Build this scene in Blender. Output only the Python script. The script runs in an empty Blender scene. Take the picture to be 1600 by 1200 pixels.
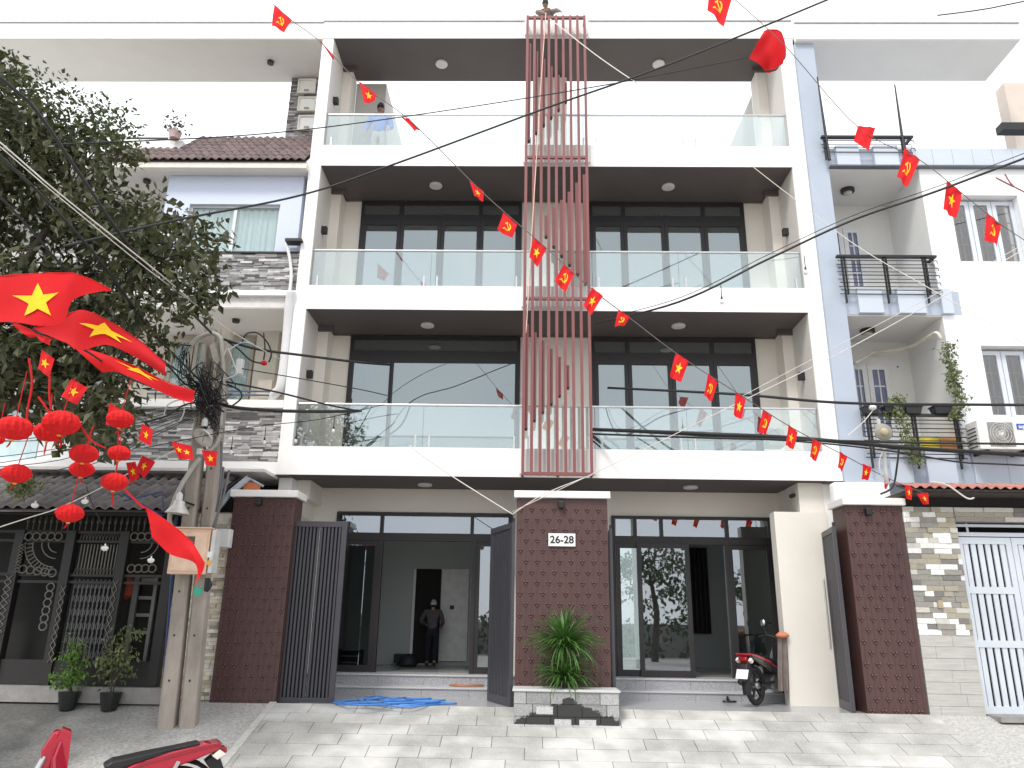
import bpy, math, random
import numpy as np
from mathutils import Vector, Matrix, noise
from mathutils.geometry import tessellate_polygon
random.seed(7); np.random.seed(7)
S = bpy.context.scene
COL = S.collection
R_ = math.radians
# ------------------------------------------------------------------ camera
FPX, PITCH, ROLL, YAW, CH = 1200.0, 0.3034, 0.0156, -0.021, 1.15
cp, sp, cr, sr, cy_, sy_ = math.cos(PITCH), math.sin(PITCH), math.cos(ROLL), math.sin(ROLL), math.cos(YAW), math.sin(YAW)
FW = Vector((sy_*cp, cy_*cp, sp)); RT0 = Vector((cy_, -sy_, 0)); UP0 = RT0.cross(FW)
RT = RT0*cr + UP0*sr; UP = -RT0*sr + UP0*cr
cam = bpy.data.cameras.new('camera'); camo = bpy.data.objects.new('camera', cam); COL.objects.link(camo)
cam.sensor_width = 36; cam.lens = FPX/1600*36; cam.clip_start = .05; cam.clip_end = 2000
M4 = Matrix((RT, UP, -FW)).transposed().to_4x4(); M4.translation = (0, 0, CH)
camo.matrix_world = M4
S.camera = camo
S.view_settings.view_transform = 'Standard'; S.view_settings.look = 'None'
S.view_settings.exposure = 0.88; S.view_settings.gamma = 1
S.view_settings.use_curve_mapping = False
# ------------------------------------------------------------------ world: bright overcast day
SUN_EL, SUN_AZ = R_(52), R_(205)     # azimuth clockwise from +Y: behind the camera, a little left
w = bpy.data.worlds.new('World'); S.world = w; w.use_nodes = True
nt = w.node_tree; nt.nodes.clear()
sk = nt.nodes.new('ShaderNodeTexSky'); sk.sky_type = 'NISHITA'; sk.sun_disc = False
sk.sun_elevation = SUN_EL; sk.sun_rotation = SUN_AZ
tc = nt.nodes.new('ShaderNodeTexCoord'); nz = nt.nodes.new('ShaderNodeTexNoise')
nz.inputs['Scale'].default_value = 2.2; nz.inputs['Detail'].default_value = 5
nt.links.new(tc.outputs['Generated'], nz.inputs['Vector'])
cr1 = nt.nodes.new('ShaderNodeValToRGB')
cr1.color_ramp.elements[0].position = .3; cr1.color_ramp.elements[0].color = (7.6, 7.9, 8.3, 1)
cr1.color_ramp.elements[1].position = .7; cr1.color_ramp.elements[1].color = (9.6, 9.7, 9.8, 1)
nt.links.new(nz.outputs['Fac'], cr1.inputs[0])
mx = nt.nodes.new('ShaderNodeMixRGB'); mx.inputs[0].default_value = .9
nt.links.new(sk.outputs[0], mx.inputs[1]); nt.links.new(cr1.outputs[0], mx.inputs[2])
bg = nt.nodes.new('ShaderNodeBackground'); bg.inputs[1].default_value = .1
wo = nt.nodes.new('ShaderNodeOutputWorld')
nt.links.new(mx.outputs[0], bg.inputs[0]); nt.links.new(bg.outputs[0], wo.inputs[0])
sl = bpy.data.lights.new('sun', 'SUN'); sl.energy = 1.4; sl.angle = R_(14); sl.color = (1, .965, .91)
so = bpy.data.objects.new('sun', sl); COL.objects.link(so)
sd = Vector((math.sin(SUN_AZ)*math.cos(SUN_EL), math.cos(SUN_AZ)*math.cos(SUN_EL), math.sin(SUN_EL)))
so.rotation_euler = sd.to_track_quat('Z', 'Y').to_euler(); so.location = (0, 0, 40)
S.cycles.max_bounces = 8; S.cycles.transparent_max_bounces = 16; S.cycles.glossy_bounces = 4
S.cycles.caustics_reflective = False; S.cycles.caustics_refractive = False
S.cycles.use_denoising = True

# ------------------------------------------------------------------ measuring helpers (survey of the place)
def DR(px, py): return RT*((px-800)/FPX) + UP*((600-py)/FPX) + FW
def W(px, py, Y):
    d = DR(px, py); t = Y/d.y; return Vector((t*d.x, Y, CH+t*d.z))
def XX(px, py, Y): return W(px, py, Y).x
def ZZ(px, py, Y): return W(px, py, Y).z
def WZ(px, py, z):
    d = DR(px, py); t = (z-CH)/d.z; return Vector((t*d.x, t*d.y, z))
def WXp(px, py, X):
    d = DR(px, py); t = X/d.x; return Vector((X, t*d.y, CH+t*d.z))

# ------------------------------------------------------------------ materials
MATS = {}
def mat(name, col, rough=.7, var=.12, scale=6.0, bump=0.0, bscale=40.0, metal=0.0, spec=.5, col2=None, thr=None, rnd=0.0, stretch=None, trans=0.0, coat=0.0):
    if name in MATS: return MATS[name]
    m = bpy.data.materials.new(name); m.use_nodes = True; t = m.node_tree; n = t.nodes
    b = n['Principled BSDF']; out = n['Material Output']
    b.inputs['Roughness'].default_value = rough; b.inputs['Metallic'].default_value = metal
    b.inputs['Specular IOR Level'].default_value = spec
    if coat: b.inputs['Coat Weight'].default_value = coat; b.inputs['Coat Roughness'].default_value = .08
    g = n.new('ShaderNodeNewGeometry'); src = g.outputs['Position']
    if stretch:
        mp = n.new('ShaderNodeMapping'); mp.inputs['Scale'].default_value = stretch
        t.links.new(src, mp.inputs[0]); src = mp.outputs[0]
    a = n.new('ShaderNodeTexNoise'); a.inputs['Scale'].default_value = scale; a.inputs['Detail'].default_value = 6; a.inputs['Roughness'].default_value = .6
    t.links.new(src, a.inputs['Vector'])
    ra = n.new('ShaderNodeValToRGB'); c = Vector(col)
    lo = c*(1-var); hi = c*(1+var)
    if col2: lo, hi = c, Vector(col2)
    e = ra.color_ramp.elements
    e[0].position, e[1].position = (thr if thr else (.3, .7))
    e[0].color = (*lo, 1); e[1].color = (*[min(.92, v) for v in hi], 1)
    t.links.new(a.outputs['Fac'], ra.inputs[0]); cs = ra.outputs[0]
    if rnd:
        oi = n.new('ShaderNodeObjectInfo'); mr = n.new('ShaderNodeMapRange')
        mr.inputs[3].default_value = 1-rnd; mr.inputs[4].default_value = 1+rnd
        t.links.new(oi.outputs['Random'], mr.inputs[0])
        hs = n.new('ShaderNodeHueSaturation'); t.links.new(mr.outputs[0], hs.inputs['Value']); t.links.new(cs, hs.inputs['Color']); cs = hs.outputs[0]
    t.links.new(cs, b.inputs['Base Color'])
    # roughness breakup
    rr = n.new('ShaderNodeMapRange'); rr.inputs[3].default_value = max(.02, rough-.08); rr.inputs[4].default_value = min(1, rough+.08)
    t.links.new(a.outputs['Fac'], rr.inputs[0]); t.links.new(rr.outputs[0], b.inputs['Roughness'])
    if bump:
        bn = n.new('ShaderNodeTexNoise'); bn.inputs['Scale'].default_value = bscale; bn.inputs['Detail'].default_value = 4
        t.links.new(src, bn.inputs['Vector'])
        bp = n.new('ShaderNodeBump'); bp.inputs['Strength'].default_value = bump; bp.inputs['Distance'].default_value = .02
        t.links.new(bn.outputs['Fac'], bp.inputs['Height']); t.links.new(bp.outputs[0], b.inputs['Normal'])
    if trans:
        tr = n.new('ShaderNodeBsdfTranslucent'); ms = n.new('ShaderNodeMixShader'); ms.inputs[0].default_value = trans
        t.links.new(cs, tr.inputs[0]); t.links.new(b.outputs[0], ms.inputs[1]); t.links.new(tr.outputs[0], ms.inputs[2]); t.links.new(ms.outputs[0], out.inputs[0])
    MATS[name] = m; return m
def glass(name, refl, tint, k, rough=.01, wave=0.0, painted_haze=None):
    m = bpy.data.materials.new(name); m.use_nodes = True; t = m.node_tree; n = t.nodes; n.clear()
    out = n.new('ShaderNodeOutputMaterial'); gl = n.new('ShaderNodeBsdfGlossy'); tr = n.new('ShaderNodeBsdfTransparent'); ms = n.new('ShaderNodeMixShader')
    gl.inputs[0].default_value = (*refl, 1); gl.inputs['Roughness'].default_value = rough; tr.inputs[0].default_value = (*tint, 1)
    lw = n.new('ShaderNodeLayerWeight'); lw.inputs[0].default_value = .35
    mr = n.new('ShaderNodeMapRange'); mr.inputs[3].default_value = k; mr.inputs[4].default_value = min(1, k+.5)
    if wave:
        g = n.new('ShaderNodeNewGeometry'); bn = n.new('ShaderNodeTexNoise'); bn.inputs['Scale'].default_value = 1.6
        t.links.new(g.outputs['Position'], bn.inputs['Vector'])
        bp = n.new('ShaderNodeBump'); bp.inputs['Strength'].default_value = wave; bp.inputs['Distance'].default_value = .02
        t.links.new(bn.outputs['Fac'], bp.inputs['Height']); t.links.new(bp.outputs[0], gl.inputs['Normal'])
    t.links.new(lw.outputs['Fresnel'], mr.inputs[0]); t.links.new(mr.outputs[0], ms.inputs[0])
    t.links.new(tr.outputs[0], ms.inputs[1]); t.links.new(gl.outputs[0], ms.inputs[2])
    if painted_haze:     # pale diffuse haze painted in for reflected light on the pane
        df = n.new('ShaderNodeBsdfDiffuse'); df.inputs[0].default_value = (*painted_haze, 1); m2 = n.new('ShaderNodeMixShader'); m2.inputs[0].default_value = .3
        t.links.new(ms.outputs[0], m2.inputs[1]); t.links.new(df.outputs[0], m2.inputs[2]); t.links.new(m2.outputs[0], out.inputs[0])
    else: t.links.new(ms.outputs[0], out.inputs[0])
    MATS[name] = m; return m

WHITE = mat('white_paint', (.80, .785, .755), .75, .03, 1.1, .05, 60, col2=(.87, .86, .845), thr=(.28, .46), stretch=(2.2, 2.2, .28))
CREAM = mat('cream_render', (.78, .74, .67), .85, .03, 1.2, .08, 50)
SOFF = mat('charcoal_soffit_paint', (.098, .084, .081), .7, .08, 1.5)
FRAME = mat('dark_aluminium', (.026, .023, .025), .45, .1, 3, spec=.4)
LITE = mat('lamp_diffuser', (.62, .6, .6), .5, .02)
BLACKP = mat('black_plastic', (.012, .012, .013), .5, .1)
LATT = mat('dusty_red_steel', (.20, .066, .066), .55, .06, 3)
BROWN = mat('maroon_cladding', (.076, .036, .033), .5, .16, 2.2, .25, 18, stretch=(1, 1, .25))
GRAN = mat('grey_granite', (.22, .22, .235), .3, .5, 95, col2=(.52, .52, .54), thr=(.38, .62))
CAPW = mat('white_coping', (.82, .81, .79), .6, .04, 3)
GATEM = mat('anthracite_gate_paint', (.058, .058, .068), .42, .08, 4, spec=.4)
STEEL = mat('brushed_steel', (.55, .55, .55), .3, .05, 8, metal=.8)
BLUEG = mat('blue_grey_paint', (.40, .45, .53), .8, .06, 1.4, .05, 40)
BLUEL = mat('pale_blue_tile', (.52, .57, .65), .5, .05, 1.2)
NWALL = mat('neighbour_white_wall', (.84, .85, .86), .85, .03, .7, .06, 30)
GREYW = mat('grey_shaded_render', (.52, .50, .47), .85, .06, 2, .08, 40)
PALEBL = mat('pale_blue_wall', (.60, .65, .78), .8, .03, 1)
CONC = mat('pole_concrete', (.34, .30, .26), .9, .22, 5, .5, 30, stretch=(1, 1, .3))
CONC2 = mat('street_concrete', (.42, .40, .37), .85, .14, 2.5, .3, 50)
PVC = mat('grey_pvc', (.42, .40, .36), .5, .08)
PVCW = mat('white_pvc', (.7, .7, .7), .5, .06)
CABLE = mat('black_cable', (.01, .01, .011), .55, .1)
WCABLE = mat('white_cable', (.66, .63, .58), .6, .1)
RED = mat('red_cloth', (.62, .008, .014), .8, .1, 5, trans=.3)
RED2 = mat('bright_red_cloth', (.78, .012, .018), .8, .08, 5, trans=.35)
YEL = mat('yellow_print', (.92, .55, .01), .8, .06, 5)
LANT = mat('red_paper', (.72, .012, .014), .85, .14, 14, .3, 60, trans=.25)
SILVER = mat('galvanised_lamp', (.66, .64, .60), .35, .1, 6, metal=.15)
BOXM = mat('peach_meter_box', (.72, .50, .36), .6, .05, 3)
GREYG = mat('pale_grey_gate_paint', (.60, .64, .70), .5, .05, 3)
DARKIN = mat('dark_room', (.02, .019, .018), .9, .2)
DGATE = mat('dark_bronze_steel', (.016, .014, .0135), .55, .3, 5)
RINGM = mat('aged_pale_metal', (.15, .145, .12), .5, .2, 10)
BLUEP = mat('blue_painted_steel', (.02, .05, .17), .5, .1)
INW = mat('interior_plaster', (.50, .53, .52), .8, .03, 1)
INF = mat('polished_floor_tile', (.40, .41, .40), .2, .05, 2)
CURT = mat('sheer_curtain', (.84, .91, .91), .9, .03, 3)
TYRE = mat('tyre_rubber', (.018, .018, .018), .8, .2, 20)
RIMB = mat('black_alloy', (.03, .03, .03), .35, .1, metal=.5)
REDP = mat('red_bodywork', (.42, .006, .03), .2, .05, 3, coat=.6)
REDL = mat('red_lens', (.32, .006, .01), .1, .05, coat=.5)
CHROME = mat('chrome', (.6, .6, .62), .15, .05, metal=.9)
HOSE = mat('blue_hose', (.07, .24, .62), .4, .1)
ORNG = mat('orange_cable', (.42, .17, .08), .6, .15)
SKIN = mat('skin', (.38, .22, .15), .6, .06)
LEAFM = mat('tree_leaf', (.030, .038, .017), .42, .4, 2.6, col2=(.125, .13, .055), thr=(.38, .66), trans=.28)
LEAFD = mat('dracaena_leaf', (.035, .10, .02), .4, .4, 4, col2=(.12, .26, .055), trans=.15)
LEAFV = mat('vine_leaf', (.07, .11, .03), .6, .4, 9, col2=(.28, .32, .14), trans=.2)
LEAFB = mat('bright_leaf', (.13, .26, .04), .5, .4, 9, trans=.3)
BARK = mat('bark', (.07, .055, .042), .95, .3, 8, .6, 30)
FABG = mat('grey_brown_cloth', (.20, .165, .145), .95, .2, 9)
FABB = mat('blue_shirt', (.06, .15, .50), .9, .12, 9)
FABN = mat('navy_cloth', (.012, .013, .022), .95, .2, 9)
FABJ = mat('dusky_grey_jacket', (.085, .075, .085), .95, .15, 9)
CAPG = mat('pale_grey_helmet', (.5, .49, .47), .5, .05)
WGLASS = glass('window_glass', (.66, .74, .76), (.4, .42, .42), .42, wave=.02, painted_haze=(.20, .215, .21))
DGLASS = glass('door_glass', (.66, .68, .74), (.62, .68, .66), .30, wave=.012)
RGLASS = glass('railing_glass', (.88, .94, .94), (.93, .965, .96), .15)
NGLASS = glass('neighbour_glass', (.6, .6, .6), (.75, .74, .72), .14, wave=.03)
STONES = [mat('stone_%s' % k, v, .85, .15, 12, .3, 60) for k, v in dict(dark=(.13, .125, .125), mid=(.26, .25, .25), light=(.42, .41, .41), pale=(.62, .61, .60)).items()]
SPLIT = [mat('split_%s' % k, v, .9, .15, 12, .4, 50) for k, v in dict(cream=(.74, .67, .54), tan=(.58, .51, .40), pale=(.80, .76, .68), grey=(.38, .34, .29)).items()]
TILEW = [mat('wall_tile_%s' % k, v, .55, .16, 26, .15, 60, stretch=(.5, .5, 2)) for k, v in dict(white=(.80, .80, .77), grey=(.30, .28, .25), tan=(.38, .345, .27), dark=(.20, .185, .17), pale=(.56, .54, .49)).items()]
ROOFT = mat('brown_roof_tile', (.17, .125, .12), .7, .22, 9, .2, 40, rnd=.18)
ROOFG = mat('grey_roof_tile', (.17, .15, .15), .75, .28, 7, .2, 40, rnd=.16)
ROOFR = mat('red_roof_tile', (.40, .17, .14), .8, .2, 9, rnd=.15)

# pavers: dusty beige granite with paler patches
def paver_mat():
    m = bpy.data.materials.new('paver_granite'); m.use_nodes = True; t = m.node_tree; n = t.nodes; b = n['Principled BSDF']
    g = n.new('ShaderNodeNewGeometry'); oi = n.new('ShaderNodeObjectInfo')
    f = n.new('ShaderNodeTexNoise'); f.inputs['Scale'].default_value = 80; f.inputs['Detail'].default_value = 3
    t.links.new(g.outputs['Position'], f.inputs['Vector'])
    c1 = n.new('ShaderNodeValToRGB'); c1.color_ramp.elements[0].position = .35; c1.color_ramp.elements[0].color = (.34, .335, .315, 1)
    c1.color_ramp.elements[1].position = .65; c1.color_ramp.elements[1].color = (.50, .49, .465, 1)
    t.links.new(f.outputs['Fac'], c1.inputs[0])
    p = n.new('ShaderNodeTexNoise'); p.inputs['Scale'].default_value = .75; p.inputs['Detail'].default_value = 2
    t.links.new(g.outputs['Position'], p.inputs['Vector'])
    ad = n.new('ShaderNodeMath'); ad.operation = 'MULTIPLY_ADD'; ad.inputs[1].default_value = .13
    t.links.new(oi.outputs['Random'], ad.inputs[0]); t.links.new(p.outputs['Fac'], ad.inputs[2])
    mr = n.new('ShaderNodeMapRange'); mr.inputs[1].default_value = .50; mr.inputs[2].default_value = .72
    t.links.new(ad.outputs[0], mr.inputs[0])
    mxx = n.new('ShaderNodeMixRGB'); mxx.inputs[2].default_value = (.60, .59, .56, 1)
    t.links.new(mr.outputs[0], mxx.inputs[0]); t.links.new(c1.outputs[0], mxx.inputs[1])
    d = n.new('ShaderNodeTexNoise'); d.inputs['Scale'].default_value = 3; d.inputs['Detail'].default_value = 6; t.links.new(g.outputs['Position'], d.inputs['Vector'])
    dr = n.new('ShaderNodeMapRange'); dr.inputs[1].default_value = .3; dr.inputs[2].default_value = .7; dr.inputs[3].default_value = .8; dr.inputs[4].default_value = 1.1
    t.links.new(d.outputs['Fac'], dr.inputs[0])
    hs = n.new('ShaderNodeHueSaturation'); t.links.new(dr.outputs[0], hs.inputs['Value']); t.links.new(mxx.outputs[0], hs.inputs['Color'])
    t.links.new(hs.outputs[0], b.inputs['Base Color']); b.inputs['Roughness'].default_value = .6
    bp = n.new('ShaderNodeBump'); bp.inputs['Strength'].default_value = .3; bp.inputs['Distance'].default_value = .005
    t.links.new(f.outputs['Fac'], bp.inputs['Height']); t.links.new(bp.outputs[0], b.inputs['Normal'])
    return m
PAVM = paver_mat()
# ground concrete with a darker patch at the left forecourt
def fore_mat():
    m = bpy.data.materials.new('worn_forecourt'); m.use_nodes = True; t = m.node_tree; n = t.nodes; b = n['Principled BSDF']
    g = n.new('ShaderNodeNewGeometry'); sx = n.new('ShaderNodeSeparateXYZ'); t.links.new(g.outputs['Position'], sx.inputs[0])
    a = n.new('ShaderNodeTexNoise'); a.inputs['Scale'].default_value = 1.4; a.inputs['Detail'].default_value = 7; t.links.new(g.outputs['Position'], a.inputs['Vector'])
    ma = n.new('ShaderNodeMath'); ma.operation = 'MULTIPLY_ADD'; ma.inputs[1].default_value = 3.2; t.links.new(a.outputs['Fac'], ma.inputs[0]); t.links.new(sx.outputs[0], ma.inputs[2])
    mr = n.new('ShaderNodeMapRange'); mr.inputs[1].default_value = -5.2; mr.inputs[2].default_value = -2.6; t.links.new(ma.outputs[0], mr.inputs[0])
    f = n.new('ShaderNodeTexNoise'); f.inputs['Scale'].default_value = 26; f.inputs['Detail'].default_value = 6; t.links.new(g.outputs['Position'], f.inputs['Vector'])
    mxx = n.new('ShaderNodeMixRGB'); mxx.inputs[1].default_value = (.115, .115, .11, 1); mxx.inputs[2].default_value = (.45, .44, .42, 1)
    t.links.new(mr.outputs[0], mxx.inputs[0])
    fr = n.new('ShaderNodeMapRange'); fr.inputs[1].default_value = .3; fr.inputs[2].default_value = .7; fr.inputs[3].default_value = .7; fr.inputs[4].default_value = 1.25
    t.links.new(f.outputs['Fac'], fr.inputs[0]); hs = n.new('ShaderNodeHueSaturation'); t.links.new(fr.outputs[0], hs.inputs['Value']); t.links.new(mxx.outputs[0], hs.inputs['Color'])
    t.links.new(hs.outputs[0], b.inputs['Base Color']); b.inputs['Roughness'].default_value = .6
    return m
FORE = fore_mat()

# ------------------------------------------------------------------ mesh builder
class MB:
    def __init__(s): s.v = []; s.f = []; s.m = []; s.mi = 0
    def add(s, vs, fs):
        o = len(s.v); s.v += [tuple(v) for v in vs]; s.f += [tuple(i+o for i in f) for f in fs]; s.m += [s.mi]*len(fs); return s
    def box(s, x0, x1, y0, y1, z0, z1):
        if x0 > x1: x0, x1 = x1, x0
        if y0 > y1: y0, y1 = y1, y0
        if z0 > z1: z0, z1 = z1, z0
        vs = [(x, y, z) for z in (z0, z1) for y in (y0, y1) for x in (x0, x1)]
        return s.add(vs, [(0, 2, 3, 1), (4, 5, 7, 6), (0, 1, 5, 4), (2, 6, 7, 3), (0, 4, 6, 2), (1, 3, 7, 5)])
    def hexa(s, a, b):   # two quads (4 pts each) joined
        return s.add(list(a)+list(b), [(3, 2, 1, 0), (4, 5, 6, 7), (0, 1, 5, 4), (1, 2, 6, 5), (2, 3, 7, 6), (3, 0, 4, 7)])
    def pbox(s, px0, py0, px1, py1, Y, dY):     # box whose front face spans measured edges in the plane at depth Y
        xm, ym = (px0+px1)/2, (py0+py1)/2
        return s.box(XX(px0, ym, Y), XX(px1, ym, Y), Y, Y+dY, ZZ(xm, py1, Y), ZZ(xm, py0, Y))
    def tube(s, pts, r, n=6, cap=True):
        pts = [Vector(p) for p in pts]; k = len(pts); o = len(s.v)
        rr = r if isinstance(r, (list, tuple)) else [r]*k
        nrm = None
        for i, p in enumerate(pts):
            d = (pts[min(i+1, k-1)]-pts[max(i-1, 0)])
            d = d.normalized() if d.length > 1e-9 else Vector((0, 0, 1))
            if nrm is None: nrm = d.orthogonal().normalized()
            else:
                nrm = nrm-d*nrm.dot(d)
                nrm = nrm.normalized() if nrm.length > 1e-6 else d.orthogonal().normalized()
            bn = d.cross(nrm)
            for j in range(n):
                a = 2*math.pi*j/n; s.v.append(tuple(p+(nrm*math.cos(a)+bn*math.sin(a))*rr[i]))
        fs = []
        for i in range(k-1):
            for j in range(n):
                q = (j+1) % n; fs.append((o+i*n+j, o+i*n+q, o+(i+1)*n+q, o+(i+1)*n+j))
        if cap: fs.append(tuple(o+j for j in range(n-1, -1, -1))); fs.append(tuple(o+(k-1)*n+j for j in range(n)))
        s.f += fs; s.m += [s.mi]*len(fs); return s
    def lathe(s, c, prof, n=16, axis='Z', sx=1, sy=1):
        c = Vector(c); o = len(s.v); k = len(prof)
        for (r, h) in prof:
            for j in range(n):
                a = 2*math.pi*j/n; x, y = r*math.cos(a)*sx, r*math.sin(a)*sy
                v = {'Z': (x, y, h), 'Y': (x, h, y), 'X': (h, x, y)}[axis]
                s.v.append(tuple(c+Vector(v)))
        fs = []
        for i in range(k-1):
            for j in range(n):
                q = (j+1) % n; fs.append((o+i*n+j, o+i*n+q, o+(i+1)*n+q, o+(i+1)*n+j))
        fs.append(tuple(o+j for j in range(n))); fs.append(tuple(o+(k-1)*n+j for j in range(n)))
        s.f += fs; s.m += [s.mi]*len(fs); return s
    def prism(s, poly, d, off=(0, 0, 0)):   # poly of 3D points extruded by vector d
        poly = [Vector(p) for p in poly]; n = len(poly); o = len(s.v); d = Vector(d)
        s.v += [tuple(p) for p in poly]+[tuple(p+d) for p in poly]
        tr = tessellate_polygon([poly])
        fs = [tuple(o+i for i in t) for t in tr]+[tuple(o+n+i for i in reversed(t)) for t in tr]
        fs += [(o+i, o+(i+1) % n, o+n+(i+1) % n, o+n+i) for i in range(n)]
        s.f += fs; s.m += [s.mi]*len(fs); return s
    def torus(s, c, R, r, axis='Y', n=20, m=6, sx=1, sz=1):
        c = Vector(c); pts = []
        for i in range(n+1):
            a = 2*math.pi*i/n; x, z = R*math.cos(a)*sx, R*math.sin(a)*sz
            pts.append(c+Vector({'Y': (x, 0, z), 'X': (0, x, z), 'Z': (x, z, 0)}[axis]))
        return s.tube(pts, r, m, cap=False)
    def build(s, name, m, parent=None, smooth=False, local=False, bevel=0, label=None, kind=None, fixn=True):
        me = bpy.data.meshes.new(name)
        V = np.array(s.v, dtype=float)
        lo, hi = V.min(0), V.max(0); org = np.array([(lo[0]+hi[0])/2, (lo[1]+hi[1])/2, lo[2]])
        me.from_pydata((V-org).tolist(), [], s.f)
        for mm in (m if isinstance(m, (list, tuple)) else [m]): me.materials.append(mm)
        if isinstance(m, (list, tuple)) and len(m) > 1: me.polygons.foreach_set('material_index', s.m)
        if smooth: me.polygons.foreach_set('use_smooth', [True]*len(me.polygons))
        if fixn:
            import bmesh
            bm = bmesh.new(); bm.from_mesh(me); bmesh.ops.recalc_face_normals(bm, faces=bm.faces); bm.to_mesh(me); bm.free()
        o = bpy.data.objects.new(name, me); COL.objects.link(o)
        org = Vector(org)
        if parent is not None:
            o.parent = parent; o.location = org if local else org-WP[parent.name]
            WP[o.name] = org if local else org.copy()
            if local and parent.type == 'MESH': o.location = org-WP[parent.name]
        else: o.location = org; WP[o.name] = org
        if bevel:
            b = o.modifiers.new('bevel', 'BEVEL'); b.width = bevel; b.segments = 2; b.limit_method = 'ANGLE'; b.angle_limit = R_(40)
        if label: o['label'] = label
        if kind: o['kind'] = kind
        return o
WP = {}
def tag(o, label, cat, group=None, kind=None):
    if label: o['label'] = label
    if cat: o['category'] = cat
    if group: o['group'] = group
    if kind: o['kind'] = kind
    return o
def thing(name, label, cat, loc=(0, 0, 0), group=None, rot=None):
    o = bpy.data.objects.new(name, None); COL.objects.link(o); o.location = loc; o.empty_display_size = .2
    WP[o.name] = Vector(loc)
    if rot: o.rotation_euler = rot
    return tag(o, label, cat, group)
def inst(src, name, parent, loc, rot=None, scale=None, mat_=None):   # a copy that shares mesh data
    o = src.copy(); o.name = name; COL.objects.link(o)
    if parent is not None: o.parent = parent; o.location = Vector(loc)-WP[parent.name]
    else: o.location = loc
    WP[o.name] = Vector(loc)
    if rot: o.rotation_euler = rot
    if scale: o.scale = scale
    return o
def B(*a): return MB().box(*a)
def P(*a): return MB().pbox(*a)
def smoothcurve(pts, k=6):
    pts = [Vector(p) for p in pts]
    if len(pts) < 3: return [pts[0].lerp(pts[-1], i/k) for i in range(k+1)]
    out = []
    for i in range(len(pts)-1):
        p0, p1, p2, p3 = pts[max(i-1, 0)], pts[i], pts[i+1], pts[min(i+2, len(pts)-1)]
        for j in range(k):
            t = j/k; out.append(.5*((2*p1)+(p2-p0)*t+(2*p0-5*p1+4*p2-p3)*t*t+(3*p1-p0-3*p2+p3)*t**3))
    out.append(pts[-1]); return out
def text(name, body, size, loc, m, parent, rot=(R_(90), 0, 0), ext=.002):
    c = bpy.data.curves.new(name, 'FONT'); c.body = body; c.size = size; c.align_x = 'CENTER'; c.align_y = 'CENTER'; c.extrude = ext
    c.offset = size*.022
    c.materials.append(m); o = bpy.data.objects.new(name, c); COL.objects.link(o); o.rotation_euler = rot
    dg = bpy.context.evaluated_depsgraph_get(); me = bpy.data.meshes.new_from_object(o.evaluated_get(dg)); bpy.data.objects.remove(o)
    o = bpy.data.objects.new(name, me); COL.objects.link(o); o.rotation_euler = rot
    o.parent = parent; o.location = Vector(loc)-WP[parent.name]; WP[o.name] = Vector(loc); return o

# ------------------------------------------------------------------ key dimensions of the house
XL, XR, XiL, XiR = -4.242, 5.282, -4.02, 5.006
YF, YB = 12.8, 14.09
Z1, Z2, Z3, Z4, Z5 = 3.5165, 6.5465, 9.531, 12.519, 12.924
KR = .30; YR = 11.98     # the drive slopes up from the street to the yard
def zr(y): return 0.0 if y >= YR else max(-.66, -(YR-y)*KR)

# ------------------------------------------------------------------ ground
g = B(-300, 300, -300, 9.78, -1.2, -.664); tag(g.build('road', CONC2), 'grey concrete road in front of the houses', 'road', kind='structure')
m = MB(); YS = YR-.66/KR
m.add([(-14, YS, -.66), (-3.62, YS, -.66), (-3.62, YR, 0), (-14, YR, 0)], [(0, 1, 2, 3)])
m.add([(-14, YR, 0), (-3.62, YR, 0), (-3.62, 30, 0), (-14, 30, 0)], [(0, 1, 2, 3)])
m.add([(5.86, YS, -.66), (16, YS, -.66), (16, YR, 0), (5.86, YR, 0)], [(0, 1, 2, 3)])
m.add([(5.86, YR, 0), (16, YR, 0), (16, 30, 0), (5.86, 30, 0)], [(0, 1, 2, 3)])
tag(m.build('forecourt', FORE), 'worn grey concrete forecourt sloping down from the neighbouring gates', 'pavement', kind='structure')
m = MB(); m.add([(-3.62, YS, -.672), (5.86, YS, -.672), (5.86, YR, -.012), (-3.62, YR, -.012)], [(0, 1, 2, 3)])
m.add([(-3.62, YR, -.012), (5.86, YR, -.012), (5.86, 30, -.012), (-3.62, 30, -.012)], [(0, 1, 2, 3)])
drive = tag(m.build('driveway', mat('mortar_bed', (.36, .35, .33), .9, .2, 20)), 'sloping driveway paved with long granite slabs', 'driveway', kind='structure')
WP['driveway'] = Vector(drive.location)
# pavers
ang = math.atan(KR); pl, pw = .66, .318
src = None
rows = int((YR-YS)/(pw*math.cos(ang)))+1
for i in range(rows+4):
    yy = YR-.01-(i+.5)*pw*math.cos(ang)
    ramp = yy > YS
    zz = zr(yy)
    if not ramp: zz = -.66
    off = (i % 3)*.235+.1
    x = -3.62-off
    while x < 5.86:
        a, b = max(x, -3.62), min(x+pl, 5.86)
        if b-a > .06:
            if b-a > pl-.01:
                if src is None:
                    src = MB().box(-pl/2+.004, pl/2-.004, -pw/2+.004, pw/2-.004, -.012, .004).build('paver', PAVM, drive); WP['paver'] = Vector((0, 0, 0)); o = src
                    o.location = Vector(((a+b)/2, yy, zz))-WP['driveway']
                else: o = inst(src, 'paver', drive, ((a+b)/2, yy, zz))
            else:
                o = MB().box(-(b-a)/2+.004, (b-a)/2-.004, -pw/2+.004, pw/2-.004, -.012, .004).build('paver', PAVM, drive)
                o.location = Vector(((a+b)/2, yy, zz))-WP['driveway']
            o.rotation_euler = (ang+random.uniform(-.004, .004) if ramp else 0, random.uniform(-.003, .003), 0)
            o.location.z += random.uniform(-.0015, .0015)
        x += pl
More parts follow.
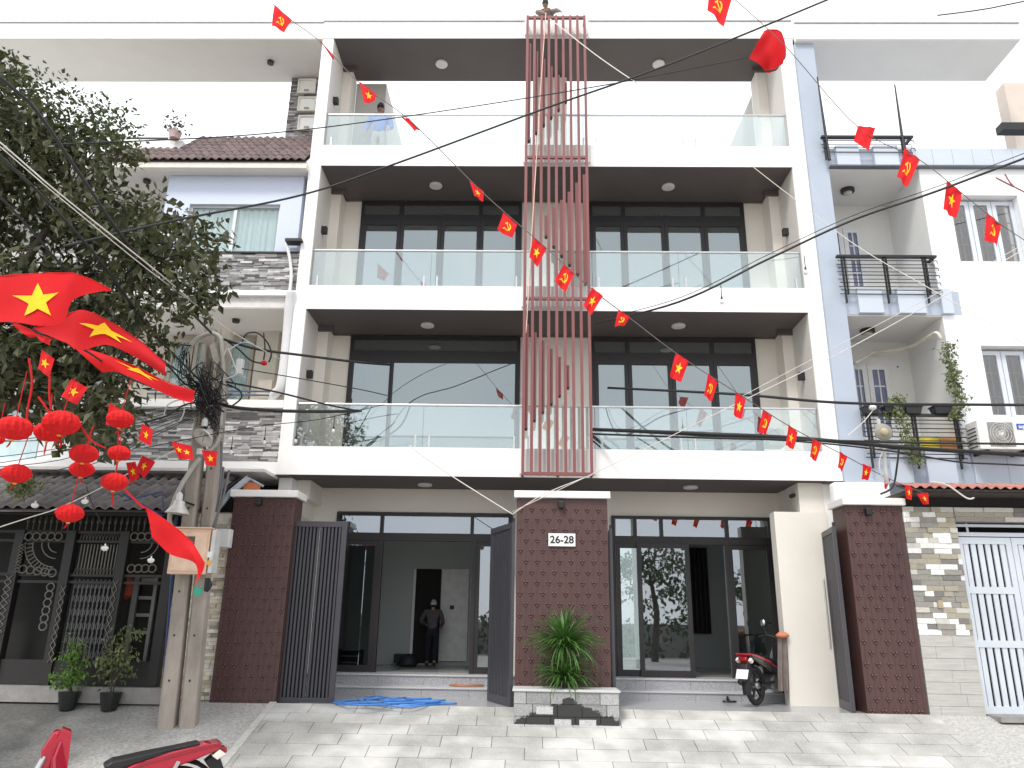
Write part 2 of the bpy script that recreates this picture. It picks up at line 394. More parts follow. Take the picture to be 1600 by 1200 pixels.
# edging kerb left of the drive and joint at right
kb = MB(); kb.hexa([(-3.70, YS, -.70), (-3.60, YS, -.70), (-3.60, YR, -.05), (-3.70, YR, -.05)], [(-3.70, YS, -.632), (-3.60, YS, -.632), (-3.60, YR, .028), (-3.70, YR, .028)])
tag(kb.build('kerb', mat('kerb_stone', (.5, .49, .46), .8, .15, 12)), 'narrow stone kerb along the left side of the drive', 'kerb', kind='structure')

# ------------------------------------------------------------------ the white town house
H = thing('townhouse', 'white four storey townhouse with glass balconies and red slatted screen', 'house', (.52, 13.5, 0))
# yard apron of polished granite
B(-3.3, 5.3, YR+.03, 13.42, -.005, .006).build('yard_slab', mat('polished_granite', (.34, .34, .35), .22, .35, 60, col2=(.5, .5, .51)), H)
# steps
for (a, b) in ((-4.0, -.14), (1.27, 5.0)):
    for (y0, y1, z0, z1) in ((13.42, 13.74, .004, .125), (13.74, 14.02, .125, .30)):
        nseg = 5
        for k in range(nseg):
            xa, xb = a+(b-a)*k/nseg, a+(b-a)*(k+1)/nseg
            B(xa+.002, xb-.002, y0, 14.02, z0, z1).build('riser_stone', GRAN, H)
        B(a, b, y0-.02, y1+(.3 if z1 > .2 else .02), z1, z1+.028).build('step_tread', mat('pale_granite', (.52, .52, .53), .3, .2, 70), H, bevel=.004)
# side walls (party walls)
sideY1 = 22
for (a, b) in ((XL, XiL), (XiR, XR)):
    B(a, b, YF, 14.4, Z1, Z5-.002).build('side_wall', WHITE, H)
B(XL, XiL, 13.0, sideY1, 0, Z1-.021).build('side_wall', WHITE, H)
B(XiR, XR, 13.0, sideY1, 0, Z1-.021).build('side_wall', WHITE, H)
for (a, b) in ((XL, XiL), (XiR, XR)): B(a, b, YF+.012, 13.6, Z1-.02, Z1-.001).build('soffit', SOFF, H)
for (a, b) in ((XL, XiL), (XiR, XR)):
    B(a, b, 14.402, sideY1, Z1, Z3+.4).build('side_wall', CREAM, H)
# inner plaster faces of the balcony recesses + corner columns
zt = [ZZ(700, 700, YF), ZZ(700, 447.5, YF), ZZ(700, 228, YF)]
slabs = [(Z1, zt[0]), (Z2, zt[1]), (Z3, zt[2])]
for (z0, z1) in slabs:
    B(XiL+.001, XiR-.001, YF+.002, YB+.2, z0+.02, z1).build('balcony_slab', WHITE, H)
    B(XiL+.002, XiR-.002, YF+.012, YB-.002, z0, z0+.019).build('soffit', SOFF, H)
    B(XiL+.001, XiR-.001, YF-.012, YF+.001, z0-.001, z1+.004).build('fascia', WHITE, H)
# ground level soffit reaches over the side walls too
# top canopy
B(XiL+.001, XiR-.001, YF+.014, YB+.02, Z4+.02, Z5-.01).build('canopy_roof', WHITE, H)
B(XiL+.002, XiR-.002, YF+.012, YB+.0, Z4, Z4+.019).build('soffit', SOFF, H)
B(XL, XR, YF-.012, YF-.001, Z4-.001, Z5+.003).build('fascia', WHITE, H)
B(XL-.01, XR+.01, YF-.03, YF+.06, Z5+.004, Z5+.03).build('metal_coping', mat('coping_grey', (.3, .3, .3), .5), H)
# recess columns and inner walls per floor
lv = [(zt[0], Z2), (zt[1], Z3), (zt[2], Z4)]
for k, (z0, z1) in enumerate(lv):
    for sgn, xi in ((1, XiL), (-1, XiR)):
        B(xi+sgn*.001, xi+sgn*.20, 13.68, YB+(.3 if k < 2 else .02), z0+.001, z1-.02).build('corner_column', CREAM, H)
        B(xi+sgn*.0005, xi+sgn*.008, YF+.02, 13.679, z0+.001, z1-.001).build('side_render', mat('side_render', (.66, .63, .59), .85, .04, 1.5), H)
        B(xi+sgn*.01, xi+sgn*.3, 13.62, 13.679, z1-.10, z1-.001).build('soffit_beam', SOFF, H)
# window walls, floors 2 and 3
wx = {}
def wxs(px): return XX(px, 380, YB)
Lx = [wxs(561), wxs(625), wxs(688.5), wxs(750), wxs(815)]
Rx = [wxs(921), wxs(975), wxs(1039), wxs(1101), wxs(1166)]
tz = (Z3-ZZ(700, 337, YB), Z3-ZZ(700, 347, YB))
for k, (z0, z1) in enumerate(lv[:2]):
    t1 = z1-.02
    zt0, zt1 = z1-tz[0], z1-tz[1]
    # masonry either side and behind the screen
    for (a, b) in ((XiL+.2, Lx[0]), (Rx[4], XiR-.2), (Lx[4], Rx[0])):
        B(a+.001, b-.001, YB, YB+.2, z0+.001, t1).build('wall', CREAM, H)
    for X5 in (Lx, Rx):
        thin_ = .035 if (k == 0 and X5 is Lx) else .068
        wn = MB(); a, b = X5[0], X5[4]
        wn.box(a, b, YB-.03, YB+.05, t1-.09, t1-.001); wn.box(a, a+.06, YB-.03, YB+.05, z0+.001, t1-.09); wn.box(b-.06, b, YB-.03, YB+.05, z0+.001, t1-.09)
        wn.box(a+.06, b-.06, YB-.03, YB+.05, zt1, zt0); wn.box(a+.06, b-.06, YB-.03, YB+.05, z0+.001, z0+.06)
        wide = k == 0 and X5 is Lx
        for j in (() if wide else (1, 3)): wn.box(X5[j]-.035, X5[j]+.035, YB-.028, YB+.048, zt0, t1-.09)
        wo_ = wn.build('window', FRAME, H)
        X4 = X5
        if wide: X5 = [X4[0], X4[0], X4[1], X4[4], X4[4]]
        for j in ((1, 2) if wide else range(4)):
            xa = X5[j]+(.061 if X5[j] == X4[0] else .003); xb = X5[j+1]-(.061 if X5[j+1] == X4[4] else .003)
            sh = MB(); s0, s1 = z0+.061, zt1-.001
            sh.box(xa, xa+thin_, YB-.045, YB+.02, s0, s1); sh.box(xb-thin_, xb, YB-.045, YB+.02, s0, s1)
            sh.box(xa+thin_, xb-thin_, YB-.045, YB+.02, s0, s0+.1); sh.box(xa+thin_, xb-thin_, YB-.045, YB+.02, s1-.09, s1)
            sh.build('sash', FRAME, wo_)
            o = B(xa+thin_-.005, xb-thin_+.005, YB-.012, YB-.004, s0+.09, s1-.085).build('pane', WGLASS, wo_)
            o.rotation_euler = (random.uniform(-.004, .004), 0, random.uniform(-.006, .006))
        for (ja, jb) in (((0, 4),) if wide else ((0, 1), (1, 3), (3, 4))):
            B(X5[ja]+.03, X5[jb]-.03, YB+.002, YB+.008, zt0-.002, t1-.085).build('pane', WGLASS, wo_)
    # rooms behind
    rm = MB(); rm.box(XiL, XiR, 17.5, 17.6, z0-.1, z1+.3); rm.box(XiL, XiR, YB+.21, 17.5, z0-.12, z0-.02)
    rm.box(XiL, XiR, YB+.21, 17.5, z1+.02, z1+.1)
    rm.build('room', INW, H)
    # pale curtain in one bay of floor 2
    if k == 0:
        cu = MB(); n = 24; xs = [Lx[0]+.08+(Lx[1]-Lx[0]-.12)*i/n for i in range(n+1)]
        for i in range(n):
            y0, y1 = YB+.16+.02*(i % 2), YB+.16+.02*((i+1) % 2)
            cu.add([(xs[i], y0, z0+.05), (xs[i+1], y1, z0+.05), (xs[i+1], y1, zt1), (xs[i], y0, zt1)], [(0, 1, 2, 3)])
        cu.build('curtain', mat('beige_curtain', (.35, .36, .28), .9), H)
# glazed balustrades
for k, pyr in ((0, 632), (1, 391), (2, 178.5)):
    z0 = lv[k][0]; zh = ZZ(700, pyr, YF+.08)
    rail = MB().box(XiL+.01, XiR-.01, YF+.06, YF+.10, zh-.035, zh).build('handrail', STEEL, H, bevel=.008)
    cuts = [XiL+.012, Lx[2], -.10, 1.17, (Rx[1]+Rx[3])/2, XiR-.012] if k < 2 else [XiL+.012, -2.1, -.10, 1.17, 3.1, XiR-.012]
    for j in range(5):
        gp = B(cuts[j]+.004, cuts[j+1]-.004, YF+.075, YF+.087, z0+.006, zh-.036).build('glass_panel', RGLASS, H)
        for xx in (cuts[j]+.12, cuts[j+1]-.12):
            B(xx-.014, xx+.014, YF+.062, YF+.10, z0+.001, z0+.24).build('glass_clamp', STEEL, H)
# wall lights and ceiling lights
for (px, py, xs, s) in ((507, 360, XiL, 1), (484, 585, XiL, 1), (525, 158, XiL, 1), (1227, 363, XiR, -1), (1252, 588, XiR, -1)):
    p = WXp(px, py, xs+s*.06)
    p.y = min(max(p.y, 12.95), 13.5)
    B(xs+s*.009, xs+s*.11, p.y-.05, p.y+.05, p.z-.07, p.z+.07).build('wall_light', BLACKP, H, bevel=.004)
for (px, py, z) in ((690, 99, Z4), (1029, 99, Z4), (681, 289, Z3), (1044, 291, Z3), (668, 507, Z2), (1060, 508, Z2), (664, 756, Z1), (1079, 760, Z1)):
    c = WZ(px, py, z)
    MB().lathe((c.x, c.y, z), [(.125, -.001), (.13, -.02), (.125, -.035), (.10, -.042)], 28).build('ceiling_light', LITE, H, smooth=False)
# terrace on top: floor and receding parapets behind
pL = W(604, 131, YB+.03); pR = W(1174, 150, YB+.03)
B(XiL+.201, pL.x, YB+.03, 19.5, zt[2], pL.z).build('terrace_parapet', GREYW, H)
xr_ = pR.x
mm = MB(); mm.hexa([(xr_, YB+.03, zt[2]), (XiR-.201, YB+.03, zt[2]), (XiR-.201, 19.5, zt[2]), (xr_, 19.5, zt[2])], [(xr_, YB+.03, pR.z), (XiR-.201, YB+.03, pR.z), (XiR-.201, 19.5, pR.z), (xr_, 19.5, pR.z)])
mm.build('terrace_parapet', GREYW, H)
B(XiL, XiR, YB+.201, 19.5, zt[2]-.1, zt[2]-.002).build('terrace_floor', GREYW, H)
# block behind the screen on the terrace
a, b = XX(838, 180, YB-.05), XX(885, 180, YB-.05)
B(a, b, YB-.25, YB+.35, zt[2]+.001, ZZ(860, 121, YB-.25)).build('chimney_block', CREAM, H)
# projecting pads that carry the screen
for (z0, z1) in ((zt[0]*0+Z1, zt[0]), (Z2, zt[1]), (Z3, zt[2]), (Z4, Z5)):
    B(-.12, 1.17, YF-.075, YF-.0125, z0+.05, z1-.02).build('screen_pad', WHITE, H)
# slatted screen
YSn = YF-.30
sx0, sx1 = (XX(822, 25, YSn)+XX(815, 742, YSn))/2, (XX(915, 25, YSn)+XX(927, 742, YSn))/2
stz0, stz1 = ZZ(870, 742, YSn), ZZ(870, 25, YSn)
scr = thing('slatted_screen', None, None, (.5, YSn, 0)); scr.parent = H; scr.location = Vector((.5, YSn, stz0))-WP[H.name]; WP[scr.name] = Vector((.5, YSn, stz0)); scr['label'] = 'tall dusty red steel slat screen over the middle of the facade'
for pyb in (26.5, 245, 466, 740):
    sc = MB(); zc = ZZ(870, pyb, YSn); sc.box(sx0, sx1, YSn, YSn+.05, zc-.025, zc+.025)
    sc.box(sx0, sx0+.04, YSn+.05, YF-.08, zc-.025, zc+.02); sc.box(sx1-.04, sx1, YSn+.05, YF-.08, zc-.025, zc+.02); sc.box(.5, .54, YSn+.05, YF-.08, zc-.02, zc+.02)
    sc.build('cross_frame', LATT, scr)
for i in range(9):
    xc = sx0+.025+(sx1-sx0-.05)*i/8
    B(xc-.0255, xc+.0255, YSn-.012, YSn-.001, stz0-.01, stz1+.01).build('slat', LATT, scr)
    B(xc-.012, xc+.012, YSn+.051, YSn+.11, stz0+.002, stz1-.002).build('slat', LATT, scr)
def shorts(idx, tops, bots, off):
    for i, t, b in zip(idx, tops, bots):
        xc = sx0+.025+(sx1-sx0-.05)*i/8+off
        B(xc-.03, xc+.03, YSn+.052, YSn+.14, ZZ(870, b, YSn), ZZ(870, t, YSn)).build('slat', LATT, scr)
        B(xc-.022, xc+.022, YSn+.06, YSn+.13, ZZ(870, b, YSn)-.03, ZZ(870, b, YSn)-.001).build('slat_foot', BLACKP, scr)
shorts(range(0, 6), [65, 77, 89, 101, 114, 126], [216, 203, 191, 179, 167, 154], .045)
shorts(range(3, 9), [334, 322, 310, 297, 283, 270], [366, 382, 396, 410, 425, 439], -.045)
shorts(range(0, 6), [505, 518, 530, 543, 556, 569], [668, 655, 642, 629, 616, 603], .045)

# ---- ground floor door wall
YD = 14.10
zfl = .33
FL = dict(x0=XX(525, 900, YD)+.02, x1=-.16)
def fx(px, py=930): return XX(px, py, YD)
DLx0, DLx1 = XX(527, 810, YD), XX(800, 900, YD)
DRx0, DRx1 = XX(957, 900, YD), XX(1213, 900, YD)
ztop = ZZ(700, 801, YD)
B(XiL+.001, DLx0-.001, YD-.001, YD+.2, 0, Z1-.003).build('wall', CREAM, H)
B(DLx0, DLx1, YD, YD+.2, ztop, Z1-.003).build('wall', CREAM, H)
B(DLx1+.001, DRx0-.001, YD, YD+.2, 0, Z1-.003).build('wall', CREAM, H)
B(DRx0, DRx1, YD, YD+.2, ztop-.02, Z1-.003).build('wall', CREAM, H)
B(DRx1+.001, XiR-.001, YD-.001, YD+.2, 0, Z1-.003).build('wall', CREAM, H)
# ground soffit reaches door wall
def door_unit(a, b, bars, trans, open_rng, panels):
    d = MB(); zt_ = ztop-.02; zb1, zb0 = ZZ(700, 834, YD), ZZ(700, 846, YD)
    d.box(a, b, YD-.04, YD+.06, zt_-.05, zt_); d.box(a, a+.06, YD-.04, YD+.06, zfl, zt_-.05); d.box(b-.06, b, YD-.04, YD+.06, zfl, zt_-.05)
    d.box(a+.06, b-.06, YD-.04, YD+.06, zb0, zb1)
    for x in trans: d.box(x-.03, x+.03, YD-.039, YD+.059, zb1, zt_-.05)
    for x in bars: d.box(x-.035, x+.035, YD-.039, YD+.059, zfl, zb0)
    dd = d.build('door_frame', FRAME, H)
    xs = [a+.06]+list(trans)+[b-.06]
    for i in range(len(xs)-1): B(xs[i]+.02, xs[i+1]-.02, YD+.004, YD+.012, zb1-.005, zt_-.045).build('pane', DGLASS, dd)
    for (x0, x1, yo) in panels:
        s = MB(); s.box(x0, x0+.075, yo, yo+.05, zfl+.001, zb0-.001); s.box(x1-.075, x1, yo, yo+.05, zfl+.001, zb0-.001)
        s.box(x0+.075, x1-.075, yo, yo+.05, zfl+.001, zfl+.11); s.box(x0+.075, x1-.075, yo, yo+.05, zb0-.08, zb0-.001)
        q = s.build('door_leaf', FRAME, H)
        B(x0+.07, x1-.07, yo+.02, yo+.028, zfl+.1, zb0-.075).build('pane', DGLASS, q)
    return dd
door_unit(DLx0, DLx1, [fx(591), fx(739)], [XX(597, 820, YD), XX(738, 820, YD)], None, [(DLx0+.062, fx(588), YD-.02), (fx(742), DLx1-.062, YD-.02)])
door_unit(DRx0, DRx1, [fx(1139)], [XX(992, 825, YD), XX(1033, 825, YD), XX(1135, 825, YD)], None,
          [(DRx0+.062, fx(1003), YD-.075), (fx(996), fx(1078), YD-.13), (fx(1142), DRx1-.062, YD-.02)])
p = W(1205, 973, YD-.03); MB().tube([(p.x, YD-.05, p.z), (p.x-.1, YD-.07, p.z)], .012).build('door_handle', BLACKP, H)
# haunched beams at both upper corners
B(XiL+.002, XiL+.24, 13.3, YD-.002, Z1-.34, Z1-.004).build('corner_beam', CREAM, H)
B(XiL+.002, XiL+.12, 12.9, YD-.002, Z1-.62, Z1-.341).build('corner_beam', CREAM, H)
# white side column by the right hand steps
cxa = XX(1230, 1100, 12.95)
B(cxa+.05, XiR-.002, 12.95, 13.2, 0.0, ZZ(1250, 800, 12.95)).build('column', CREAM, H)
B(XX(1249, 785, 13.0), XiR-.003, 13.0, YD-.002, ZZ(1250, 800, 12.95)+.002, Z1-.004).build('corner_beam', CREAM, H)
# interior
io = MB(); io.box(XiL, XiR, YD+.21, 20.5, zfl-.1, zfl-.005); io.build('interior_floor', INF, H)
B(XiL+.005, XiR-.005, YD+.21, 20.5, Z1-.1, Z1-.01).build('interior_ceiling', INW, H)
B(XiL+.003, XiL+.25, YD+.21, 18.6, zfl, Z1-.1).build('interior_wall', INW, H)
B(XiR-.25, XiR-.003, YD+.21, 18.6, zfl, Z1-.1).build('interior_wall', INW, H)
YI = 16.9
B(XiL+.26, .2, YI, YI+.1, zfl-.004, Z1-.11).build('interior_wall', INW, H)
B(.2, 1.1, YD+.21, YI, zfl-.004, Z1-.11).build('interior_wall', INW, H)
P(1000, 815, 1235, 1060, 17.6, .1).build('interior_wall', INW, H)
P(647, 889, 687, 1036, YI-.03, .02).build('inner_doorway', DARKIN, H)
P(688, 889, 731, 1033, YI-.06, .04).build('white_door_panel', mat('door_panel_white', (.8, .8, .78), .5), H)
P(703, 946, 709, 952, YI-.12, .05).build('door_lock', BLACKP, H)
P(643, 889, 647, 1036, YI-.05, .04).build('door_jamb', WHITE, H)
P(1074, 856, 1108, 990, 17.5, .05).build('interior_window', DARKIN, H)
for px in (1080, 1087, 1094, 1101): P(px, 858, px+1.5, 988, 17.44, .03).build('window_bar', mat('old_bronze', (.03, .02, .016), .5), H)
P(615, 1022, 644, 1036, YI-.5, .3).build('dark_plinth', BLACKP, H)
# cctv
p = W(1237, 775, 13.25); cm = MB(); cm.tube([(p.x, 13.25, p.z), (p.x+.06, 13.25, p.z+.05), (p.x+.12, 13.25, Z1-.35)], .018); cm.lathe((p.x, 13.15, p.z), [(.035, 0), (.035, .14)], 10, 'Y')
tag(cm.build('security_camera', BLACKP), 'small black security camera under the right end of the ground floor soffit', 'camera')

# ------------------------------------------------------------------ gate pillars with embossed cladding
def pillar(label, px0, px1, pytop, Y0, z0, dep, capl=.10, light=(0, 0), xs=None, group='maroon clad gate pillars', ztop=None):
    pym = 930
    x0, x1 = xs if xs else (XX(px0, pym, Y0), XX(px1, pym, Y0))
    zt_ = ztop if ztop else ZZ((px0+px1)/2, pytop, Y0)
    t = thing('gate_pillar', label, 'pillar', ((x0+x1)/2, Y0+dep/2, z0), group)
    B(x0, x1, Y0, Y0+dep, z0, zt_).build('cladding', BROWN, t, bevel=.012)
    B(x0-capl*.45, x1+capl*.45, Y0-.07, Y0+dep+.06, zt_+.001, zt_+.11).build('cap', CAPW, t, bevel=.01)
    # embossed ribs and three-dot bosses
    rb = MB(); n = int((x1-x0)/.085)
    for i in range(n):
        xx = x0+.02+(x1-x0-.04)*(i+.5)/n; rb.box(xx-.004, xx+.004, Y0-.004, Y0+.001, z0+.002, zt_-.004)
    rb.build('rib', BROWN, t, kind='stuff')
    bs = MB(); dx, dz = .172, .158; j = 0; z = z0+.08
    def boss(c, ax):
        pr = [(.017, 0), (.015, -.013), (.008, -.022)]
        bs.lathe(c, pr, 6, ax)
    while z < zt_-.06:
        x = x0+.06+(dx/2 if j % 2 else 0)
        while x < x1-.05:
            for (a, b) in ((-.022, .018), (.022, .018), (0, -.016)): boss((x+a, Y0-.004, z+b), 'Y')
            x += dx
        z += dz; j += 1
    bs.build('boss', mat('boss_glaze', (.13, .062, .062), .3, .15, 6), t, kind='stuff', smooth=True)
    if light:
        p = W(light[0], light[1], Y0-.06)
        MB().box(p.x-.045, p.x+.045, Y0-.10, Y0-.007, p.z-.06, p.z+.05).build('lamp', BLACKP, t, bevel=.015)
    return t, x0, x1, zt_
pillar('wide maroon gate pillar carrying a white number sign above the stone planter', 806, 952, 778, 12.0, .25, .42, light=(877, 788), ztop=ZZ(878, 779, 12.0))
lp, lpx0, lpx1, lpz = pillar('left maroon gate pillar between the utility pole and a dark gate leaf', 347, 447, 777, 12.0, -.05, .42, light=(404, 784))
rp, rpx0, rpx1, rpz = pillar('right maroon gate pillar beside the neighbour stone tile wall', 1335, 1427, 790, 12.0, -.05, .5, light=(1357, 799))
# house number
P(857, 833, 899, 853, 11.985, .012)
nb = thing('number_sign', 'small white sign reading 26-28 on the wide middle pillar', 'sign', W(878, 853, 11.97))
P(857, 833.5, 899, 853.5, 11.965, .018).build('plate', mat('sign_white', (.85, .85, .82), .4, .02), nb, bevel=.002)
text('digits', '26-28', .158, W(878, 843.7, 11.962), BLACKP, nb)
# white boundary wall behind right pillar, black corner at left
bw = MB(); bw.box(XiR+.01, XX(1393, 770, 12.56), 12.56, 12.78, 0, ZZ(1350, 753, 12.56))
tag(bw.build('boundary_wall', WHITE, bevel=.05), 'plain white boundary wall stub rising behind the right maroon pillar', 'wall')
# ------------------------------------------------------------------ planter
pX0, pX1 = XX(803, 1078, 11.42), XX(967, 1078, 11.42)
PB = thing('planter', 'stone block planter with dark wet stain in front of the middle pillar', 'planter', ((pX0+pX1)/2, 11.7, -.2))
def stain_mat(nm, col):
    m = bpy.data.materials.new(nm); m.use_nodes = True; t = m.node_tree; n = t.nodes; b = n['Principled BSDF']
    g = n.new('ShaderNodeNewGeometry'); sx = n.new('ShaderNodeSeparateXYZ'); t.links.new(g.outputs['Position'], sx.inputs[0])
    xc = (pX0+pX1)/2
    s1 = n.new('ShaderNodeMath'); s1.operation = 'SUBTRACT'; s1.inputs[1].default_value = xc+.02; t.links.new(sx.outputs[0], s1.inputs[0])
    ab = n.new('ShaderNodeMath'); ab.operation = 'ABSOLUTE'; t.links.new(s1.outputs[0], ab.inputs[0])
    h = n.new('ShaderNodeMath'); h.operation = 'MULTIPLY_ADD'; h.inputs[1].default_value = .42; t.links.new(ab.outputs[0], h.inputs[0]); t.links.new(sx.outputs[2], h.inputs[2])
    a = n.new('ShaderNodeTexNoise'); a.inputs['Scale'].default_value = 7; a.inputs['Detail'].default_value = 8; a.inputs['Roughness'].default_value = .7; t.links.new(g.outputs['Position'], a.inputs['Vector'])
    h2 = n.new('ShaderNodeMath'); h2.operation = 'MULTIPLY_ADD'; h2.inputs[1].default_value = .34; t.links.new(a.outputs['Fac'], h2.inputs[0]); t.links.new(h.outputs[0], h2.inputs[2])
    mr = n.new('ShaderNodeMapRange'); mr.inputs[1].default_value = .35; mr.inputs[2].default_value = .365; t.links.new(h2.outputs[0], mr.inputs[0])
    f = n.new('ShaderNodeTexNoise'); f.inputs['Scale'].default_value = 70; t.links.new(g.outputs['Position'], f.inputs['Vector'])
    oi = n.new('ShaderNodeObjectInfo'); ra = n.new('ShaderNodeMapRange'); ra.inputs[3].default_value = .72; ra.inputs[4].default_value = 1.3; t.links.new(oi.outputs['Random'], ra.inputs[0])
    fr = n.new('ShaderNodeMapRange'); fr.inputs[1].default_value = .35; fr.inputs[2].default_value = .65; fr.inputs[3].default_value = .75; fr.inputs[4].default_value = 1.2; t.links.new(f.outputs['Fac'], fr.inputs[0])
    mu = n.new('ShaderNodeMath'); mu.operation = 'MULTIPLY'; t.links.new(ra.outputs[0], mu.inputs[0]); t.links.new(fr.outputs[0], mu.inputs[1])
    hs = n.new('ShaderNodeHueSaturation'); hs.inputs['Color'].default_value = (*col, 1); t.links.new(mu.outputs[0], hs.inputs['Value'])
    mxx = n.new('ShaderNodeMixRGB'); mxx.inputs[1].default_value = (.035, .034, .034, 1); t.links.new(mr.outputs[0], mxx.inputs[0]); t.links.new(hs.outputs[0], mxx.inputs[2])
    t.links.new(mxx.outputs[0], b.inputs['Base Color']); b.inputs['Roughness'].default_value = .75
    return m
STN = stain_mat('stained_block', (.32, .32, .32)); CLEANB = mat('clean_block', (.48, .48, .47), .8, .3, 50)
ztp = ZZ(885, 1079, 11.42); zbt = ZZ(885, 1160, 11.42)
B(pX0+.03, pX1-.03, 11.46, 11.985, zbt-.05, ztp-.04).build('core', mat('mortar', (.12, .12, .12), .9), PB)
nr = 4
for i in range(nr):
    za, zb = zbt+(ztp-.02-zbt)*i/nr, zbt+(ztp-.02-zbt)*(i+1)/nr
    bl = .34; x = pX0-(.17 if i % 2 else .08)
    while x < pX1:
        a, b = max(x, pX0), min(x+bl, pX1)
        if b-a > .03:
            clean = (i, round((x-pX0)/bl)) in ((0, 1), (0, 3), (1, 2), (2, 1))
            d = random.uniform(-.004, .004)
            if clean:
                o = B(a+.004, b-.004, 11.42+d, 11.46, za+.003, zb-.003); o.build('block', STN, PB)
                if i < 3: B(a+.05, b-.06, 11.414+d, 11.4195+d, za+.03, zb-.03).build('mortar_patch', CLEANB, PB)
            else: B(a+.004, b-.004, 11.42+d, 11.46, za+.003, zb-.003).build('block', STN, PB)
        x += bl
    for (a, b) in ((pX0, pX0+.04), (pX1-.04, pX1)):
        y = 11.465
        while y < 11.9:
            B(a+.001, b-.001, y, min(y+.26, 11.98), za+.003, zb-.003).build('block', STN, PB); y += .265
B(pX0-.02, pX1+.02, 11.40, 11.99, ztp-.019, ztp+.01).build('coping', mat('light_granite_coping', (.55, .55, .54), .6, .15, 60), PB, bevel=.004)
# dracaena
def dracaena(base, tiers, label):
    t = thing('dracaena', label, 'plant', base)
    st = MB().tube([base, (base[0]+.01, base[1], base[2]+.35), (base[0]-.01, base[1], base[2]+.62)], [.03, .026, .02], 8)
    st.build('stem', BARK, t)
    for (z, n, L, up) in tiers:
        mb = MB()
        for i in range(n):
            a = random.uniform(0, 2*math.pi); el = random.uniform(.0, 1.55)*up; l = L*random.uniform(.75, 1.1); wd = .013*random.uniform(.8, 1.3)
            hx, hy = math.cos(a), math.sin(a); px_, pz = 0., 0.; pts = []; ang_ = el
            k = 6
            for j in range(k+1):
                pts.append((px_, pz)); px_ += math.cos(ang_)*l/k; pz += math.sin(ang_)*l/k; ang_ -= random.uniform(.14, .32)*(1.15-el*.45)
            side = Vector((-hy, hx, 0)); c0 = Vector((base[0], base[1], z+random.uniform(-.05, .05)))
            vs = []
            for j, (q, h) in enumerate(pts):
                ww = wd*(1-(j/k)**2.2)+.001; c = c0+Vector((hx*q, hy*q, h)); vs += [c-side*ww+Vector((0, 0, .004)), c+Vector((0, 0, -.002)), c+side*ww+Vector((0, 0, .004))]
            fs = []
            for j in range(k): fs += [(3*j, 3*j+1, 3*j+4, 3*j+3), (3*j+1, 3*j+2, 3*j+5, 3*j+4)]
            mb.add(vs, fs)
        mb.build('leaves', LEAFD, t, kind='stuff', fixn=False)
    return t
bp_ = W(882, 1074, 11.68); zb_ = ztp-.02
dracaena((bp_.x, 11.68, zb_), [(zb_+.16, 190, .50, .85), (zb_+.58, 260, .60, 1.0)], 'bushy green dracaena with two tiers of strap leaves in the planter')

# ------------------------------------------------------------------ gate leaves
def leaf(label, A, Bp, zb0, zt0, n, handle=False, ridge=False):
    # A, Bp: (x, y) ground positions of hinge and free edge
    A = Vector((A[0], A[1])); Bv = Vector((Bp[0], Bp[1])); L = (Bv-A).length; u = (Bv-A)/L; nn = Vector((-u.y, u.x))
    t = thing('gate_leaf', label, 'gate', (A.x, A.y, zb0), 'dark slatted driveway gate leaves')
    def bar(s0, s1, z0, z1, th=.04, name='frame', mb=None):
        a0, a1 = A+u*s0, A+u*s1; h = nn*th/2
        pts = [a0-h, a1-h, a1+h, a0+h]
        m_ = mb or MB(); m_.hexa([(q.x, q.y, z0) for q in pts], [(q.x, q.y, z1) for q in pts])
        return m_
    fr = MB(); fw = .085
    bar(0, fw, zb0, zt0, .05, mb=fr); bar(L-fw, L, zb0, zt0, .05, mb=fr); bar(fw, L-fw, zb0, zb0+.12, .05, mb=fr); bar(fw, L-fw, zt0-.09, zt0, .05, mb=fr)
    fr.build('frame', GATEM, t, bevel=.004)
    for i in range(n):
        s = fw+(L-2*fw)*(i+.5)/n; wd = (L-2*fw)/n*.27
        bar(s-wd, s+wd, zb0+.121, zt0-.091, .03).build('slat', GATEM, t)
    if ridge:  # dark sheets added behind the slats so the gaps read black
        for (s0, s1) in ((fw, fw+(L-2*fw)*.47), (fw+(L-2*fw)*.53, L-fw)):
            q = MB(); a0, a1 = A+u*s0+nn*.035, A+u*s1+nn*.035; q.hexa([(v.x, v.y, zb0+.02) for v in (a0, a1, a1+nn*.006, a0+nn*.006)], [(v.x, v.y, zt0-.02) for v in (a0, a1, a1+nn*.006, a0+nn*.006)]); q.build('added_dark_sheet', mat('added_dark_sheet', (.018, .019, .024), .6), t)
    bar(.0, .04, zt0+.001, zt0+.06, .04).build('hinge', BLACKP, t)
    if handle:
        q = A+u*(L-.03)-nn*.07*handle
        MB().tube([(q.x, q.y, zt0*.33), (q.x, q.y, zt0*.72)], .014, 8).build('pull_bar', STEEL, t)
    return t
la, lb = W(455-10, 960, 12.15), W(532, 960, 12.15)
zt_l = ZZ(500, 814.5, 12.15); zb_l = ZZ(480, 1104, 12.15)
leaf('dark slatted gate leaf standing square to the street beside the left pillar', (XX(439, 960, 12.15), 12.15), (XX(532, 960, 12.15), 12.17), zb_l, zt_l, 13, ridge=True)
h = W(804, 960, 11.99); f_ = W(766, 960, 12.93)
leaf('dark slatted gate leaf folded inward against the left side of the middle pillar', (h.x-.03, 12.0), (f_.x, 12.93), .01, ZZ(804, 816, 12.0), 13)
leaf('dark gate leaf folded straight back behind the right side of the middle pillar', (XX(953, 940, 12.1)+.035, 12.1), (XX(950, 940, 12.95)+.03, 12.95), .01, ZZ(950, 826, 12.1), 13)
h = W(1318, 960, 12.06); f_ = W(1299, 960, 12.95)
